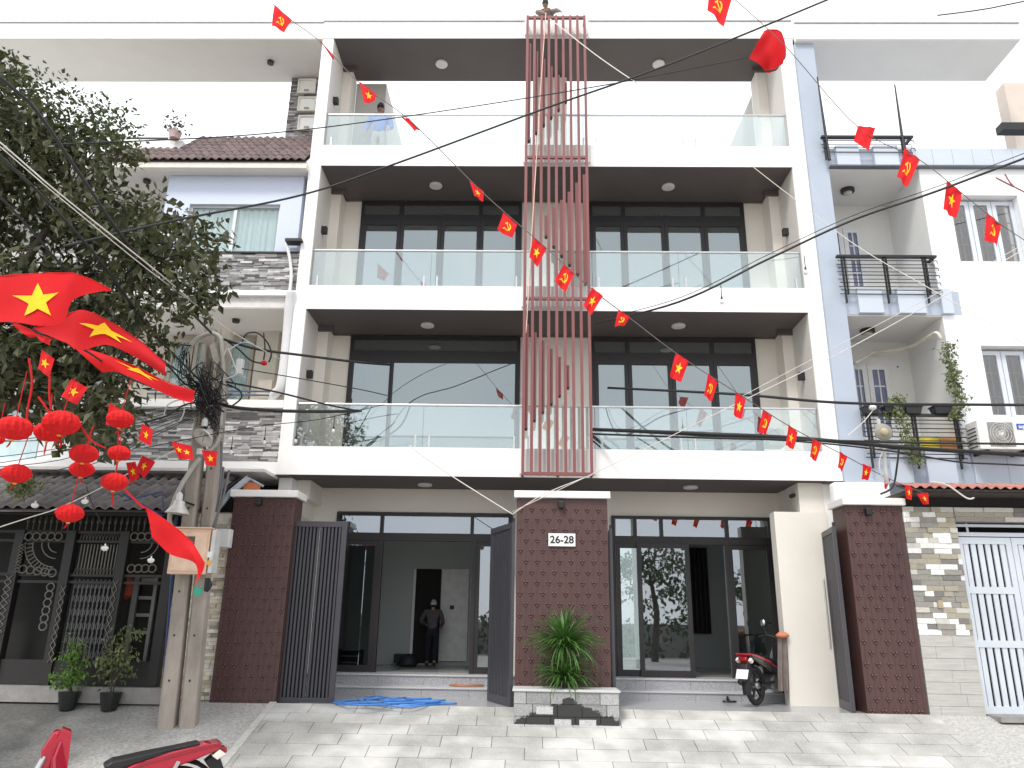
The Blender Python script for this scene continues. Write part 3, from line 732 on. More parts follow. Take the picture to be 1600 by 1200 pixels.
leaf('dark gate leaf with long pull bar folded inward beside the right pillar', (h.x, 12.06), (f_.x, 12.95), .01, ZZ(1299, 822, 12.06), 13, handle=-1)

# ------------------------------------------------------------------ stone strip cladding: real strips standing proud of each other
def strips(x0, x1, z0, z1, Y, hgt, lmin, lmax, mats, parent, name='stone_cladding', seed=1, dmax=.03, kind='stuff', weights=None, faceX=None):
    rr = random.Random(seed); mb = MB(); z = z0; n = len(mats)
    while z < z1-.004:
        h_ = min(hgt*rr.uniform(.8, 1.2), z1-z); x = x0-rr.uniform(0, lmax)
        while x < x1:
            l = rr.uniform(lmin, lmax); a, b = max(x, x0), min(x+l, x1)
            if b-a > .01:
                mb.mi = rr.choices(range(n), weights)[0] if weights else rr.randrange(n)
                d = rr.uniform(.004, dmax)
                mb.box(a+.002, b-.002, Y-d, Y-.001, z+.0015, z+h_-.0015)
            x += l
        z += h_
    return mb.build(name, mats, parent, kind=kind, fixn=False)

# ------------------------------------------------------------------ left neighbour house
LH = thing('townhouse', 'older grey townhouse with stone strip bands behind the tree', 'house', (-6.6, 13.4, 0), None)
lx = -11.5; YL = 12.86; e_ = XL-.004
def zl(py, px=400, Y=YL): return ZZ(px, py, Y)
# top canopy
B(lx, e_, YL, 14.2, zl(60), zl(36)).build('canopy_roof', WHITE, LH)
B(lx, e_, YL+.02, 14.15, zl(60)-.02, zl(60)-.001).build('soffit', mat('pale_soffit', (.66, .64, .61), .85, .03, 2), LH)
B(lx, e_, YL-.02, YL+.05, zl(36)+.001, zl(36)+.025).build('metal_coping', MATS['coping_grey'], LH)
def dl(px, py, z, r=.07, par=None, m_=None, nm='downlight'):
    c = WZ(px, py, z)
    MB().lathe((c.x, c.y, z), [(r, -.001), (r, -.06), (r*.8, -.062)], 16).build(nm, m_ or mat('old_bronze', (.03, .02, .016), .5), par or LH)
dl(423, 96, zl(60)-.02)
# slim stone column with three glazed niches at the back of the terrace
Yc = 14.05
B(XX(452, 160, Yc), e_, Yc, Yc+.35, zl(232, 470, Yc), zl(60)-.021).build('terrace_column', GREYW, LH)
strips(XX(452, 160, Yc), XX(496, 160, Yc), zl(232, 470, Yc), ZZ(470, 118, Yc), Yc, .035, .1, .3, STONES[:3], LH, seed=3)
for (a, b) in ((125, 147), (153, 175), (182, 205)):
    fr = MB(); x0, x1 = XX(466, (a+b)/2, Yc-.03), XX(494, (a+b)/2, Yc-.03); z0, z1 = ZZ(480, b, Yc-.03), ZZ(480, a, Yc-.03)
    for q in ((x0, x1, z0, z0+.03), (x0, x1, z1-.03, z1), (x0, x0+.03, z0+.031, z1-.031), (x1-.03, x1, z0+.031, z1-.031)): fr.box(q[0], q[1], Yc-.08, Yc-.031, q[2], q[3])
    fo = fr.build('niche_frame', mat('niche_cream', (.75, .70, .62), .7), LH)
    B(x0+.03, x1-.03, Yc-.045, Yc-.04, z0+.03, z1-.03).build('pane', mat('frosted_glass', (.82, .82, .80), .25, .02), fo)
    B((x0+x1)/2-.05, (x0+x1)/2+.05, Yc-.07, Yc-.047, z0+.031, z0+.1).build('shelf_block', mat('niche_grey', (.3, .29, .28), .6), fo)
# tiled roof
zr1, zr0 = ZZ(400, 216, 14.0), ZZ(400, 250, 12.62)
rs = (zr1-zr0)/(14.0-12.62)
def s_tile(wd, ln, amp, th=.012, n=7):
    mb = MB(); vs = []
    for (dy, dzz) in ((0, .018), (ln, 0)):
        for k in range(n+1):
            x = -wd/2+wd*k/n; z = amp*math.sin(2*math.pi*k/n)+dzz
            vs.append((x, dy, z+th))
    for k in range(n+1):
        x = -wd/2+wd*k/n; vs.append((x, 0, amp*math.sin(2*math.pi*k/n)+.018-th*.6))
    N = n+1; fs = [(k, k+1, N+k+1, N+k) for k in range(n)]+[(2*N+k, 2*N+k+1, k+1, k) for k in range(n)]
    mb.add(vs, fs); return mb
def tile_roof(par, x0, x1, y0, z0, y1, z1, wd, ln, m_, label=None, skip=None):
    L = math.hypot(y1-y0, z1-z0); a = math.atan2(z1-z0, y1-y0); nrow = max(1, round(L/ln)); ln = L/nrow; nc = max(1, round((x1-x0)/wd)); wd = (x1-x0)/nc
    base = MB(); base.hexa([(x0, y0+.03, z0-.03), (x1, y0+.03, z0-.03), (x1, y1, z1-.03), (x0, y1, z1-.03)], [(x0, y0+.03, z0-.004), (x1, y0+.03, z0-.004), (x1, y1, z1-.004), (x0, y1, z1-.004)])
    base.build('roof_deck', mat('roof_deck', (.06, .05, .05), .9), par)
    src = None
    for r in range(nrow):
        for c in range(nc):
            loc = (x0+wd*(c+.5), y0+(y1-y0)*r/nrow, z0+(z1-z0)*r/nrow+.012)
            if skip and skip(loc): continue
            if src is None:
                mb = s_tile(wd, ln+.03, wd*.13); src = mb.build('tile', m_, par, smooth=True); src.data.transform(Matrix.Translation((0, (ln+.03)/2, -wd*.13+.01))); o = src; o.location = Vector(loc)-WP[par.name]
            else: o = inst(src, 'tile', par, loc)
            o.rotation_euler = (a+random.uniform(-.02, .02), random.uniform(-.01, .01), random.uniform(-.012, .012))
xs_ = XX(290, 232, 13.4)
tile_roof(LH, XX(285, 232, 13.3), e_-.02, 12.62, zr0, 14.0, zr1, .155, .30, ROOFT)
tile_roof(LH, -8.4, XX(285, 232, 13.3)-.01, 12.62, zr0, 13.25, zr0+rs*.63, .155, .30, ROOFT)
B(-8.4, XX(285, 232, 13.3), 13.26, 13.4, zr0, ZZ(240, 219, 13.26)).build('terrace_wall', WHITE, LH)
B(lx, e_, 12.66, 12.80, zl(262, 400, 12.66), zl(252, 400, 12.66)).build('gutter_beam', mat('gutter_cream', (.72, .68, .62), .8, .05, 4), LH)
zs3 = zl(262, 400, 12.66)
B(lx, e_, 12.81, 14.4, zs3+.005, zs3+.06).build('soffit', MATS['pale_soffit'], LH)
dl(230, 281, zs3+.005)
# terrace railing and plant shelf
B(-8.2, XX(262, 215, 13.3), 13.3, 13.33, ZZ(240, 216.5, 13.3), ZZ(240, 214.5, 13.3)).build('terrace_rail', BLACKP, LH)
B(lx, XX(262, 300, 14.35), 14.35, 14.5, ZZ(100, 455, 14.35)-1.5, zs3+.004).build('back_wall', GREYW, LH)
# pale blue window box
bxL, bxR = XX(256, 330, 12.95), XX(470, 330, 12.95)
zb1_, zb0_ = zs3+.0, zl(396, 400, 12.95)
wl, wr, wt, wb = XX(291, 355, 12.95), XX(434, 355, 12.95), ZZ(360, 319, 12.95), ZZ(360, 393, 12.95)
for q in ((bxL, wl, zb0_, zb1_), (wr, bxR, zb0_, zb1_), (wl, wr, wt, zb1_), (wl, wr, zb0_, wb)):
    B(q[0]+.0005, q[1]-.0005, 12.95, 13.2, q[2]+.0005, q[3]-.0005).build('bay_wall', PALEBL, LH)
B(bxL+.01, bxR-.01, 13.21, 14.3, zb0_, zb1_).build('bay_body', mat('bay_inner', (.5, .55, .65), .8), LH)
wf = MB()
for q in ((wl, wl+.04, wb, wt), (wr-.04, wr, wb, wt), (wl+.04, wr-.04, wt-.04, wt), (wl+.04, wr-.04, wb, wb+.04), ((wl+wr)/2-.03, (wl+wr)/2+.03, wb+.04, wt-.04)):
    wf.box(q[0]+.001, q[1]-.001, 13.02, 13.06, q[2]+.001, q[3]-.001)
wfo = wf.build('window', PVCW, LH)
B(wl+.03, wr-.03, 13.038, 13.044, wb+.03, wt-.03).build('pane', glass('clear_glass', (.8, .85, .85), (.94, .98, .98), .06), wfo)
cu = MB(); n = 60
for i in range(n):
    xa, xb = wl+.04+(wr-wl-.08)*i/n, wl+.04+(wr-wl-.08)*(i+1)/n
    f0 = lambda q: 13.12+.022*math.sin(q*1.3)+.01*math.sin(q*3.1)
    cu.add([(xa, f0(i), wb+.04), (xb, f0(i+1), wb+.04), (xb, f0(i+1), wt-.04), (xa, f0(i), wt-.04)], [(0, 1, 2, 3)])
cu.build('curtain', CURT, wfo)
B(bxL-.2, e_, 12.86, 13.0, zb0_-.03, zb0_-.001).build('dark_sill', BLACKP, LH)
# stone band A
za1, za0 = zb0_-.031, zl(455)
B(lx, e_, 12.9, 13.2, za0, za1).build('band_wall', GREYW, LH)
strips(-9.2, e_-.005, za0, za1, 12.9, .042, .10, .34, STONES, LH, seed=5, weights=(2, 4, 4, 2))
B(lx, e_, 12.8, 13.3, zl(463), za0-.001).build('ledge', WHITE, LH)
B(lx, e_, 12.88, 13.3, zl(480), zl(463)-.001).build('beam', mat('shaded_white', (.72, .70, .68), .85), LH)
zs2 = zl(480)
B(lx, e_, 12.89, 14.5, zs2-.02, zs2-.001).build('soffit', MATS['pale_soffit'], LH)
dl(273, 498, zs2-.02); dl(369, 499, zs2-.02)
# recessed balcony at the pole
z0b = zl(640)
B(lx, e_, 14.3, 14.4, z0b, zs2-.02).build('back_wall', mat('beige_wall', (.62, .58, .51), .85, .05, 3), LH)
def panes(par, X0, X1, z0, z1, Y, cols, rows_, frame_m, pane_m, fw=.05, bar=.02, name='window', curtain=None):
    f = MB(); f.box(X0, X0+fw, Y, Y+.05, z0, z1); f.box(X1-fw, X1, Y, Y+.05, z0, z1); f.box(X0+fw, X1-fw, Y, Y+.05, z0, z0+fw); f.box(X0+fw, X1-fw, Y, Y+.05, z1-fw, z1)
    o = f.build(name, frame_m, par)
    xi0, xi1, zi0, zi1 = X0+fw, X1-fw, z0+fw, z1-fw
    for i in range(1, cols): x = xi0+(xi1-xi0)*i/cols; B(x-bar/2, x+bar/2, Y+.005, Y+.045, zi0, zi1).build('glazing_bar', frame_m, o)
    for j in range(1, rows_):
        z = zi0+(zi1-zi0)*j/rows_
        for i in range(cols): B(xi0+(xi1-xi0)*i/cols+bar/2, xi0+(xi1-xi0)*(i+1)/cols-bar/2, Y+.006, Y+.044, z-bar/2, z+bar/2).build('glazing_bar', frame_m, o)
    for i in range(cols):
        for j in range(rows_):
            B(xi0+(xi1-xi0)*i/cols+bar/2, xi0+(xi1-xi0)*(i+1)/cols-bar/2, Y+.02, Y+.026, zi0+(zi1-zi0)*j/rows_+bar/2, zi0+(zi1-zi0)*(j+1)/rows_-bar/2).build('pane', pane_m, o)
    return o
cg = MATS['clear_glass']
bzf = mat('beige_frame', (.42, .38, .32), .6)
for (a, b) in ((262, 298), (300, 336), (352, 394)):
    xa, xb = XX(a, 570, 14.2), XX(b, 570, 14.2)
    panes(LH, xa, xb, ZZ(330, 628, 14.2), ZZ(330, 530, 14.2), 14.2, 1, 1, bzf, cg, fw=.07)
    cu = MB(); n = 16
    for i in range(n):
        u0, u1 = xa+.05+(xb-xa-.1)*i/n, xa+.05+(xb-xa-.1)*(i+1)/n
        cu.add([(u0, 14.26+.02*(i % 2), ZZ(330, 626, 14.2)), (u1, 14.26+.02*((i+1) % 2), ZZ(330, 626, 14.2)), (u1, 14.26+.02*((i+1) % 2), ZZ(330, 532, 14.2)), (u0, 14.26+.02*(i % 2), ZZ(330, 532, 14.2))], [(0, 1, 2, 3)])
    cu.build('curtain', CURT, LH)
B(XX(398, 560, 14.0), XX(432, 560, 14.0), 14.0, 14.29, z0b, zs2-.021).build('recess_column', MATS['beige_wall'], LH)
P(402, 593, 424, 620, 13.7, .25).build('boiler_box', mat('beige_metal', (.55, .5, .42), .6), LH)
MB().tube(smoothcurve([W(455, 455, 12.75), W(452, 480, 12.8), W(449, 520, 12.85), W(444, 570, 12.85), W(438, 605, 12.85), W(430, 615, 12.9), W(425, 622, 13.0)], 5), .085, 10).build('drain_pipe', PVCW, LH, smooth=True)
MB().tube(smoothcurve([W(447, 382, 12.78), W(452, 400, 12.78), W(455, 430, 12.78), W(452, 460, 12.74)], 4), .03, 8).build('drain_pipe', PVCW, LH, smooth=True)
B(XX(446, 380, 12.75), XX(472, 380, 12.75), 12.7, 12.9, zl(382), zl(378)).build('rain_shelf', BLACKP, LH)
# rail and ledge
for py in (618, 612): MB().tube([W(230, py-3, 12.9), W(440, py, 12.9)], .018).build('rail', mat('slate_rail', (.10, .12, .17), .5), LH)
B(lx, e_, 12.8, 14.3, zl(638), zl(626)).build('ledge', WHITE, LH)
# stone band B (from the pole rightwards); plain white wall further left
xb0 = XX(168, 680, 12.95)
B(lx, e_, 12.95, 13.3, zl(722), zl(638)-.001).build('band_wall', WHITE, LH)
strips(xb0, e_-.005, zl(722), zl(639), 12.95, .04, .10, .34, STONES, LH, seed=8, weights=(2, 4, 4, 2))
B(lx, e_, 12.82, 13.3, zl(742), zl(722)-.001).build('ledge', WHITE, LH)
# blue window grille at far left
for px in range(128, 184, 9): MB().tube([W(px, 660, 12.9), W(px-2, 738, 12.9)], .012, 5).build('grille_bar', BLUEP, LH)
for py in (662, 700, 736): MB().tube([W(120, py, 12.88), W(184, py+1, 12.88)], .014, 5).build('grille_bar', BLUEP, LH)
P(0, 640, 60, 735, 12.93, .01).build('pane', mat('cyan_pane', (.55, .68, .70), .3), LH)
# dark soffit, ground floor body
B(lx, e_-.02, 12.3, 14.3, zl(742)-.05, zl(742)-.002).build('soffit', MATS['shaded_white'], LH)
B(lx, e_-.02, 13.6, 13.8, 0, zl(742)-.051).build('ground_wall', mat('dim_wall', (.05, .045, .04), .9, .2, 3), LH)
# canopy roof over the gate
cy0, cy1 = 11.2, 12.6
cz0, cz1 = ZZ(150, 796, cy0), ZZ(200, 742, cy1)
CR = thing('tile_canopy', 'grey clay tile canopy over the dark ornamental gate on the left', 'roof', (-7, 11.9, cz0))
cxr = XX(347, 765, 11.9)
tile_roof(CR, -10.6, cxr, cy0, cz0, cy1, cz1, .172, .5, ROOFG)
MB().tube([(-10.6, cy1, cz1+.03), (cxr, cy1, cz1+.03)], .07, 8).build('ridge_tile', ROOFG, CR)
MB().tube([W(-20, 797, 11.3), W(262, 797, 11.3)], .018).build('fluorescent_tube', mat('tube_white', (.8, .8, .8), .4), CR)
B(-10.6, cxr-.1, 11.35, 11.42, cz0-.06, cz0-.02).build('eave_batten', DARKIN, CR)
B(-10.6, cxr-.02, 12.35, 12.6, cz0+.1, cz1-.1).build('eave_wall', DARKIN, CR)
# flashing of the adjoining roof (grey pipe and gutter)
gp = MB(); gp.tube([W(388, 747, 12.2), W(360, 770, 12.1), W(335, 800, 12.0), W(330, 830, 11.95)], .05, 8); gp.tube([W(388, 747, 12.2), W(412, 760, 12.3)], .02, 6)
tag(gp.build('drain_pipe', mat('blue_grey_pvc', (.33, .35, .39), .45), smooth=True), 'slanting grey drain pipe running down from the left pillar top', 'pipe')
P(382, 753, 405, 763, 12.3, .1).box(0, 0, 0, 0, 0, 0)
tag(P(380, 753, 402, 764, 12.25, .15).build('roof_brick', mat('orange_brick', (.62, .20, .08), .9, .15, 12)), 'bare orange brick lying behind the left pillar cap', 'brick')

# ---- ornamental gate
OG = thing('ornamental_gate', 'tall dark ornamental metal gate with rings under the tile canopy', 'gate', (-6.5, 11.9, .16))
YG = 11.95
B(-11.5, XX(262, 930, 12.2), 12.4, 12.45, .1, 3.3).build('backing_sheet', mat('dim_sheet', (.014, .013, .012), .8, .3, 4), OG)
gz0, gz1 = ZZ(150, 1072, YG), ZZ(150, 832, YG)
def gx(px): return XX(px, 930, YG)
cols_ = [-60, 18, 98, 188, 256]
pm = MB()
for c in (14, 96, 182, 258): pm = B(gx(c)-.07, gx(c)+.07, YG-.04, YG+.1, gz0, gz1+.02); pm.build('gate_post', DGATE, OG)
for py in (832, 846, 899, 910): B(-9.5, gx(262), YG+.001, YG+.04, ZZ(150, py, YG)-.02, ZZ(150, py, YG)+.02).build('gate_rail', DGATE, OG)
B(-9.5, gx(262), YG+.0, YG+.05, gz0, gz0+.35).build('kick_plate', DGATE, OG)
rg = None
def ring(px, py, R=.058):
    global rg
    c = W(px, py, YG-.02)
    if rg is None:
        rg = MB().torus((0, 0, 0), R, .011, 'Y', 14, 5).build('ring', RINGM, OG, smooth=True); rg.data.transform(Matrix.Translation((0, 0, -R-.011))); rg.location = c-WP[OG.name]
    else: inst(rg, 'ring', OG, c)
for i in range(6): ring(34+i*11.5, 838)
for i in range(5): ring(36+i*11.5, 889+i*1.5)
for i in range(4): ring(210+i*11, 838); ring(205+i*11, 888)
for i in range(6): ring(79-i*2.4, 917+i*12.3)
# scissor shutter
shx0, shx1 = gx(110), gx(178)
for i in range(11):
    x = shx0+(shx1-shx0)*i/10; B(x-.011, x+.011, YG+.06, YG+.08, gz0+.3, ZZ(150, 905, YG)).build('shutter_bar', mat('shutter_steel', (.12, .12, .12), .5, .2, 8, metal=.4), OG)
for i in range(10):
    x = shx0+(shx1-shx0)*(i+.5)/10; hw = (shx1-shx0)/20
    m_ = MB(); z = gz0+.35
    while z < ZZ(150, 915, YG):
        m_.tube([(x-hw, YG+.055, z), (x+hw, YG+.055, z+.16)], .005, 4); m_.tube([(x+hw, YG+.055, z), (x-hw, YG+.055, z+.16)], .005, 4); z += .2
    m_.build('scissor_link', MATS['shutter_steel'], OG)
for i in range(14):
    x = shx0+(shx1-shx0)*i/13
    B(x-.008, x+.008, YG+.06, YG+.075, ZZ(150, 896, YG), ZZ(150, 850, YG)).build('upper_bar', RINGM, OG)
    d = MB(); zc = ZZ(150, 838, YG); d.tube([(x-.03, YG+.03, zc-.07), (x, YG+.03, zc+.07), (x+.03, YG+.03, zc-.07)], .007, 4); d.build('scroll', RINGM, OG)
    d = MB(); zc = ZZ(150, 892, YG); d.tube([(x-.03, YG+.03, zc-.05), (x, YG+.03, zc+.05), (x+.03, YG+.03, zc-.05)], .007, 4); d.build('scroll', RINGM, OG)
# sunburst fans
for (cx_, sgn) in ((92, -1), (182+40, 1)):
    c = W(cx_, 848, YG-.01)
    for r in (.16, .26, .40, .52):
        if sgn == 1 and r > .3: continue
        m_ = MB(); m_.tube([c+Vector((sgn*r*math.cos(a), 0, -r*.92*math.sin(a))) for a in [R_(8*q) for q in range(12)]], .009, 4); m_.build('fan_arc', RINGM, OG)
    if sgn == -1:
        for q in range(11):
            a = R_(8*q+3); m_ = MB().tube([c+Vector((sgn*.4*math.cos(a), 0, -.37*math.sin(a))), c+Vector((sgn*.52*math.cos(a), 0, -.48*math.sin(a)))], .008, 4); m_.build('fan_spoke', RINGM, OG)
# spear finials on the top
for i in range(26):
    x = gx(20)+(gx(255)-gx(20))*i/25; z = gz1+.03
    d = MB(); d.lathe((x, YG+.02, z), [(.008, 0), (.008, .10), (.024, .13), (.001, .23)], 5); d.build('finial', mat('finial_metal', (.10, .09, .08), .5), OG)
# left ornate pale strips
for (a, b, t0, t1) in ((6, 18, 900, 1000), (96, 104, 915, 1035), (176, 184, 905, 1045), (18, 26, 850, 896)):
    xa, xb = gx(a), gx(b); n = 9
    for i in range(n):
        z0_, z1_ = ZZ(80, t1, YG)+(ZZ(80, t0, YG)-ZZ(80, t1, YG))*i/n, ZZ(80, t1, YG)+(ZZ(80, t0, YG)-ZZ(80, t1, YG))*(i+1)/n
        d = MB(); d.tube([(xa, YG-.05, z0_), (xb, YG-.05, z1_), (xa, YG-.05, z1_), (xb, YG-.05, z0_)], .007, 4); d.build('scroll', RINGM, OG)
# grey door seen through the gate
Yd = 12.25
def xd(px): return XX(px, 930, Yd)
for (a, b) in ((208, 218), (240, 247)): B(xd(a)-.02, xd(b)-.04, Yd, Yd+.05, gz0+.05, ZZ(220, 902, Yd)).build('inner_door_stile', mat('inner_grey', (.17, .17, .165), .6, .1, 6), OG)
for py in (906, 934, 961, 988): B(xd(217), xd(240), Yd+.001, Yd+.045, ZZ(220, py, Yd)-.025, ZZ(220, py, Yd)+.025).build('inner_door_rail', MATS['inner_grey'], OG)
lq = W(200, 918, 12.3)
MB().lathe((lq.x, 12.3, lq.z-.18), [(.02, 0), (.09, .05), (.11, .18), (.09, .31), (.02, .36)], 14).build('inside_lantern', mat('orange_lantern', (.35, .06, .03), .8), OG)
MB().tube([W(252, 745, 11.0)+Vector((0, .6, 0)), W(256, 1060, 11.5)], .02).build('blue_post', BLUEP, OG)
bb = MB(); bb.tube([W(193, 783, 11.1), W(254, 768, 11.1), W(255, 800, 11.1)], .012, 5); bb.tube([W(193, 772, 11.1), W(254, 806, 11.1)], .012, 5)
bb.build('blue_bracket', BLUEP, OG)
# plinth under the gate
tag(B(-11.5, XX(262, 1080, 11.85), 11.8, 12.4, -.02, gz0-.002).build('gate_plinth', mat('plinth_grey', (.28, .27, .26), .8, .2, 6)), 'low grey concrete plinth under the ornamental gate', 'plinth')
# split stone pier between pole and left pillar
SPY = 12.15
sx_a, sx_b = XX(268, 930, SPY), XX(356, 930, SPY)
SP = thing('stone_pier', 'pale split stone pier behind the utility pole', 'pier', ((sx_a+sx_b)/2, SPY+.2, 0))
B(sx_a, sx_b, SPY, SPY+.4, 0, ZZ(330, 800, SPY)).build('core', mat('pier_core', (.3, .27, .22), .9), SP)
strips(sx_a, sx_b, .02, ZZ(330, 802, SPY), SPY, .055, .10, .32, SPLIT, SP, seed=12, weights=(4, 3, 4, 1), dmax=.045, name='split_stone')

# ------------------------------------------------------------------ right neighbour house
RH = thing('townhouse', 'white and blue-grey neighbouring townhouse with black balcony rails', 'house', (7.3, 13.4, 0))
rx = 13.0; YN = 12.74
def zn(py, px=1450, Y=YN): return ZZ(px, py, Y)
# corner column
bc0 = XR+.004; bc1 = (XX(1317, 560, YN)+XX(1335, 560, YN))/2
bc1 = XX(1337, 600, YN)
B(bc0, bc1, YN, 14.6, zn(757, 1340), zn(60, 1300)-.001).build('corner_column', BLUEG, RH)
# top canopy
xe = XX(1592, 45, YN-.1)
B(bc0-.0, xe, YN-.1, 13.84, zn(61, 1400, YN-.1), zn(37, 1400, YN-.1)).build('canopy_roof', NWALL, RH)
B(bc0, xe-.02, YN-.08, 13.85, zn(61, 1400, YN-.1)-.02, zn(61, 1400, YN-.1)-.001).build('soffit', mat('off_white_soffit', (.70, .69, .67), .85, .03, 2), RH)
B(bc0, xe+.02, YN-.12, YN-.05, zn(37, 1400, YN-.1)+.001, zn(37, 1400, YN-.1)+.025).build('metal_coping', MATS['coping_grey'], RH)
B(XX(1572, 150, 13.9), xe+1.5, 13.9, 14.2, zn(262), zn(61, 1400, YN-.1)-.021).build('terrace_side_wall', mat('warm_render', (.62, .54, .47), .85, .05, 3), RH)
# bands (slab edges)
xr0 = bc1+.002
xm1 = XX(1432, 300, YN)      # white wall begins (upper)
bands = [(zn(262), zn(233)), (zn(492, 1400), zn(455, 1400)), (zn(757, 1450), zn(705, 1450))]
xw = (XX(1432, 300, YN)+XX(1480, 480, YN))/2
xw = XX(1462, 430, YN)
BG = BLUEG
# upper band across full width, made of big tiles
def tilerow(x0, x1, z0, z1, Y, n, m_):
    for i in range(n): B(x0+(x1-x0)*i/n+.003, x0+(x1-x0)*(i+1)/n-.003, Y-.03, Y-.001, z0+.003, z1-.003).build('facing_tile', m_, RH)
B(xr0, rx, YN, 14.2, *bands[0]).build('floor_slab', BG, RH)
B(xr0, xw+.35, YN-.002, 14.2, *bands[1]).build('floor_slab', BG, RH)
B(xr0, rx, YN-.002, 14.2, *bands[2]).build('floor_slab', BG, RH)
xbal = [XX(1325, 240, YN-.04), XX(1350, 240, YN), XX(1370, 240, YN), XX(1405, 240, YN)]
def panels(pxs, pyc, z0, z1):
    for (a, b) in pxs:
        B(XX(a, pyc, YN-.08), XX(b, pyc, YN-.08), YN-.08, YN-.003, z0+.01, z1+.02).build('raised_panel', BLUEL, RH)
panels([(1308, 1344), (1367, 1405)], 248, *bands[0])
panels([(1342, 1380), (1404, 1446), (1472, 1489)], 473, *bands[1])
panels([(1392, 1426), (1449, 1495)], 730, *bands[2])
tilerow(XX(1425, 248, YN), rx-.5, bands[0][0]+.03, bands[0][1], YN, 14, BLUEL)
tilerow(XX(1520, 730, YN), rx-.5, bands[2][0], bands[2][1], YN, 9, BLUEL)
B(xr0, rx, YN-.10, YN+.0, bands[0][0]-.03, bands[0][0]-.001).build('drip_edge', mat('slate_edge', (.12, .13, .15), .6), RH)
# recesses: soffits, back walls, side walls
for k, (zb_k, zt_k, pyb) in enumerate(((bands[1][1], bands[0][0]-.03, 0), (bands[2][1], bands[1][0], 0))):
    B(xr0+.001, xw, YN+.01, 14.3, zt_k-.02, zt_k-.001).build('soffit', MATS['off_white_soffit'], RH)
    B(xr0+.001, xw, 14.05, 14.3, zb_k+.001, zt_k-.021).build('recess_wall', mat('recess_white', (.74, .73, .70), .85, .04, 2), RH)
    B(xw, xw+.004, YN+.01, 14.05, zb_k+.001, zt_k-.001).build('recess_side', MATS['recess_white'], RH)
dl(1324, 296, bands[0][0]-.05, .13, RH); dl(1355, 515, bands[1][0]-.02, .13, RH)
for (px, py, z) in ((1324, 297, bands[0][0]-.05), (1355, 516, bands[1][0]-.02)):
    c = WZ(px, py, z); MB().lathe((c.x, c.y, z-.063), [(.09, 0), (.07, -.03), (.02, -.045)], 16).build('lamp_glass', mat('lamp_opal', (.55, .5, .42), .3), RH, smooth=True)
# doors in the recesses
for (za, zc, pxa, pxb, pya, pyb) in ((0, 0, 1300, 1352, 358, 455), (0, 0, 1334, 1397, 571, 690)):
    xa, xb = XX(pxa, (pya+pyb)/2, 14.0), XX(pxb, (pya+pyb)/2, 14.0)
    zlo, zhi = ZZ(1350, pyb, 14.0), ZZ(1350, pya, 14.0)
    for (u, v) in ((xa, (xa+xb)/2-.06), ((xa+xb)/2-.05, xb-.02)):
        panes(RH, u, v, zlo, zhi, 13.98, 2, 4, PVCW, mat('blue_tint_pane', (.13, .15, .26), .15, .1, 3), fw=.09, bar=.025, name='balcony_door')
# big plain wall
z_hi = bands[0][0]-.031; z_lo = bands[2][1]
def wall_with(x0, x1, z0, z1, holes, Y, m_, name='wall'):
    xs = sorted({x0, x1, *[h[0] for h in holes], *[h[1] for h in holes]}); zs = sorted({z0, z1, *[h[2] for h in holes], *[h[3] for h in holes]})
    mb = MB()
    for i in range(len(xs)-1):
        for j in range(len(zs)-1):
            xc, zc = (xs[i]+xs[i+1])/2, (zs[j]+zs[j+1])/2
            if any(h[0] < xc < h[1] and h[2] < zc < h[3] for h in holes): continue
            mb.box(xs[i], xs[i+1], Y, Y+.25, zs[j], zs[j+1])
    return mb
h1 = (XX(1492, 357, YN), XX(1600, 357, YN), zn(409, 1540), zn(305, 1540))
h2 = (XX(1542, 595, YN), XX(1655, 595, YN), zn(652, 1560), zn(540, 1560))
wall_with(xw+.005, rx, z_lo, z_hi, [h1, h2], YN, NWALL).build('wall', NWALL, RH)
for hh in (h1, h2):
    n = 3; wdt = (hh[1]-hh[0])/n
    for i in range(n):
        panes(RH, hh[0]+wdt*i+.006, hh[0]+wdt*(i+1)-.006, hh[2]+.01, hh[3]-.05, YN+.15, 1, 1, GREYG, NGLASS, fw=.075, name='casement')
        gr = MB(); a, b = hh[0]+wdt*i+.08, hh[0]+wdt*(i+1)-.08
        for q in (1, 2): x = a+(b-a)*q/3; gr.box(x-.008, x+.008, YN+.235, YN+.25, hh[2]+.05, hh[3]-.05)
        for q in (1, 2): z = hh[2]+(hh[3]-hh[2])*q/3; gr.box(a, b, YN+.22, YN+.234, z-.008, z+.008)
        gr.build('window_grille', mat('cream_grille', (.6, .56, .46), .6), RH)
    B(hh[0]-.02, hh[1]+.02, YN+.45, YN+.47, hh[2]-.1, hh[3]+.1).build('room_curtain', mat('dim_curtain', (.26, .24, .235), .9, .3, 3, stretch=(6, 1, .3)), RH)
P(1566, 191, 1640, 202, 12.5, .2).build('awning_edge', BLACKP, RH)
# pipe in lower recess
MB().tube(smoothcurve([W(1335, 568, 13.6), W(1357, 555, 13.8), W(1368, 550, 13.9), W(1400, 547, 13.7), W(1425, 541, 13.4), W(1448, 528, 13.0), W(1463, 520, 12.72), W(1470, 530, 12.7)], 4), .03, 8).build('hose_pipe', mat('cream_pipe', (.66, .62, .54), .5), RH, smooth=True)
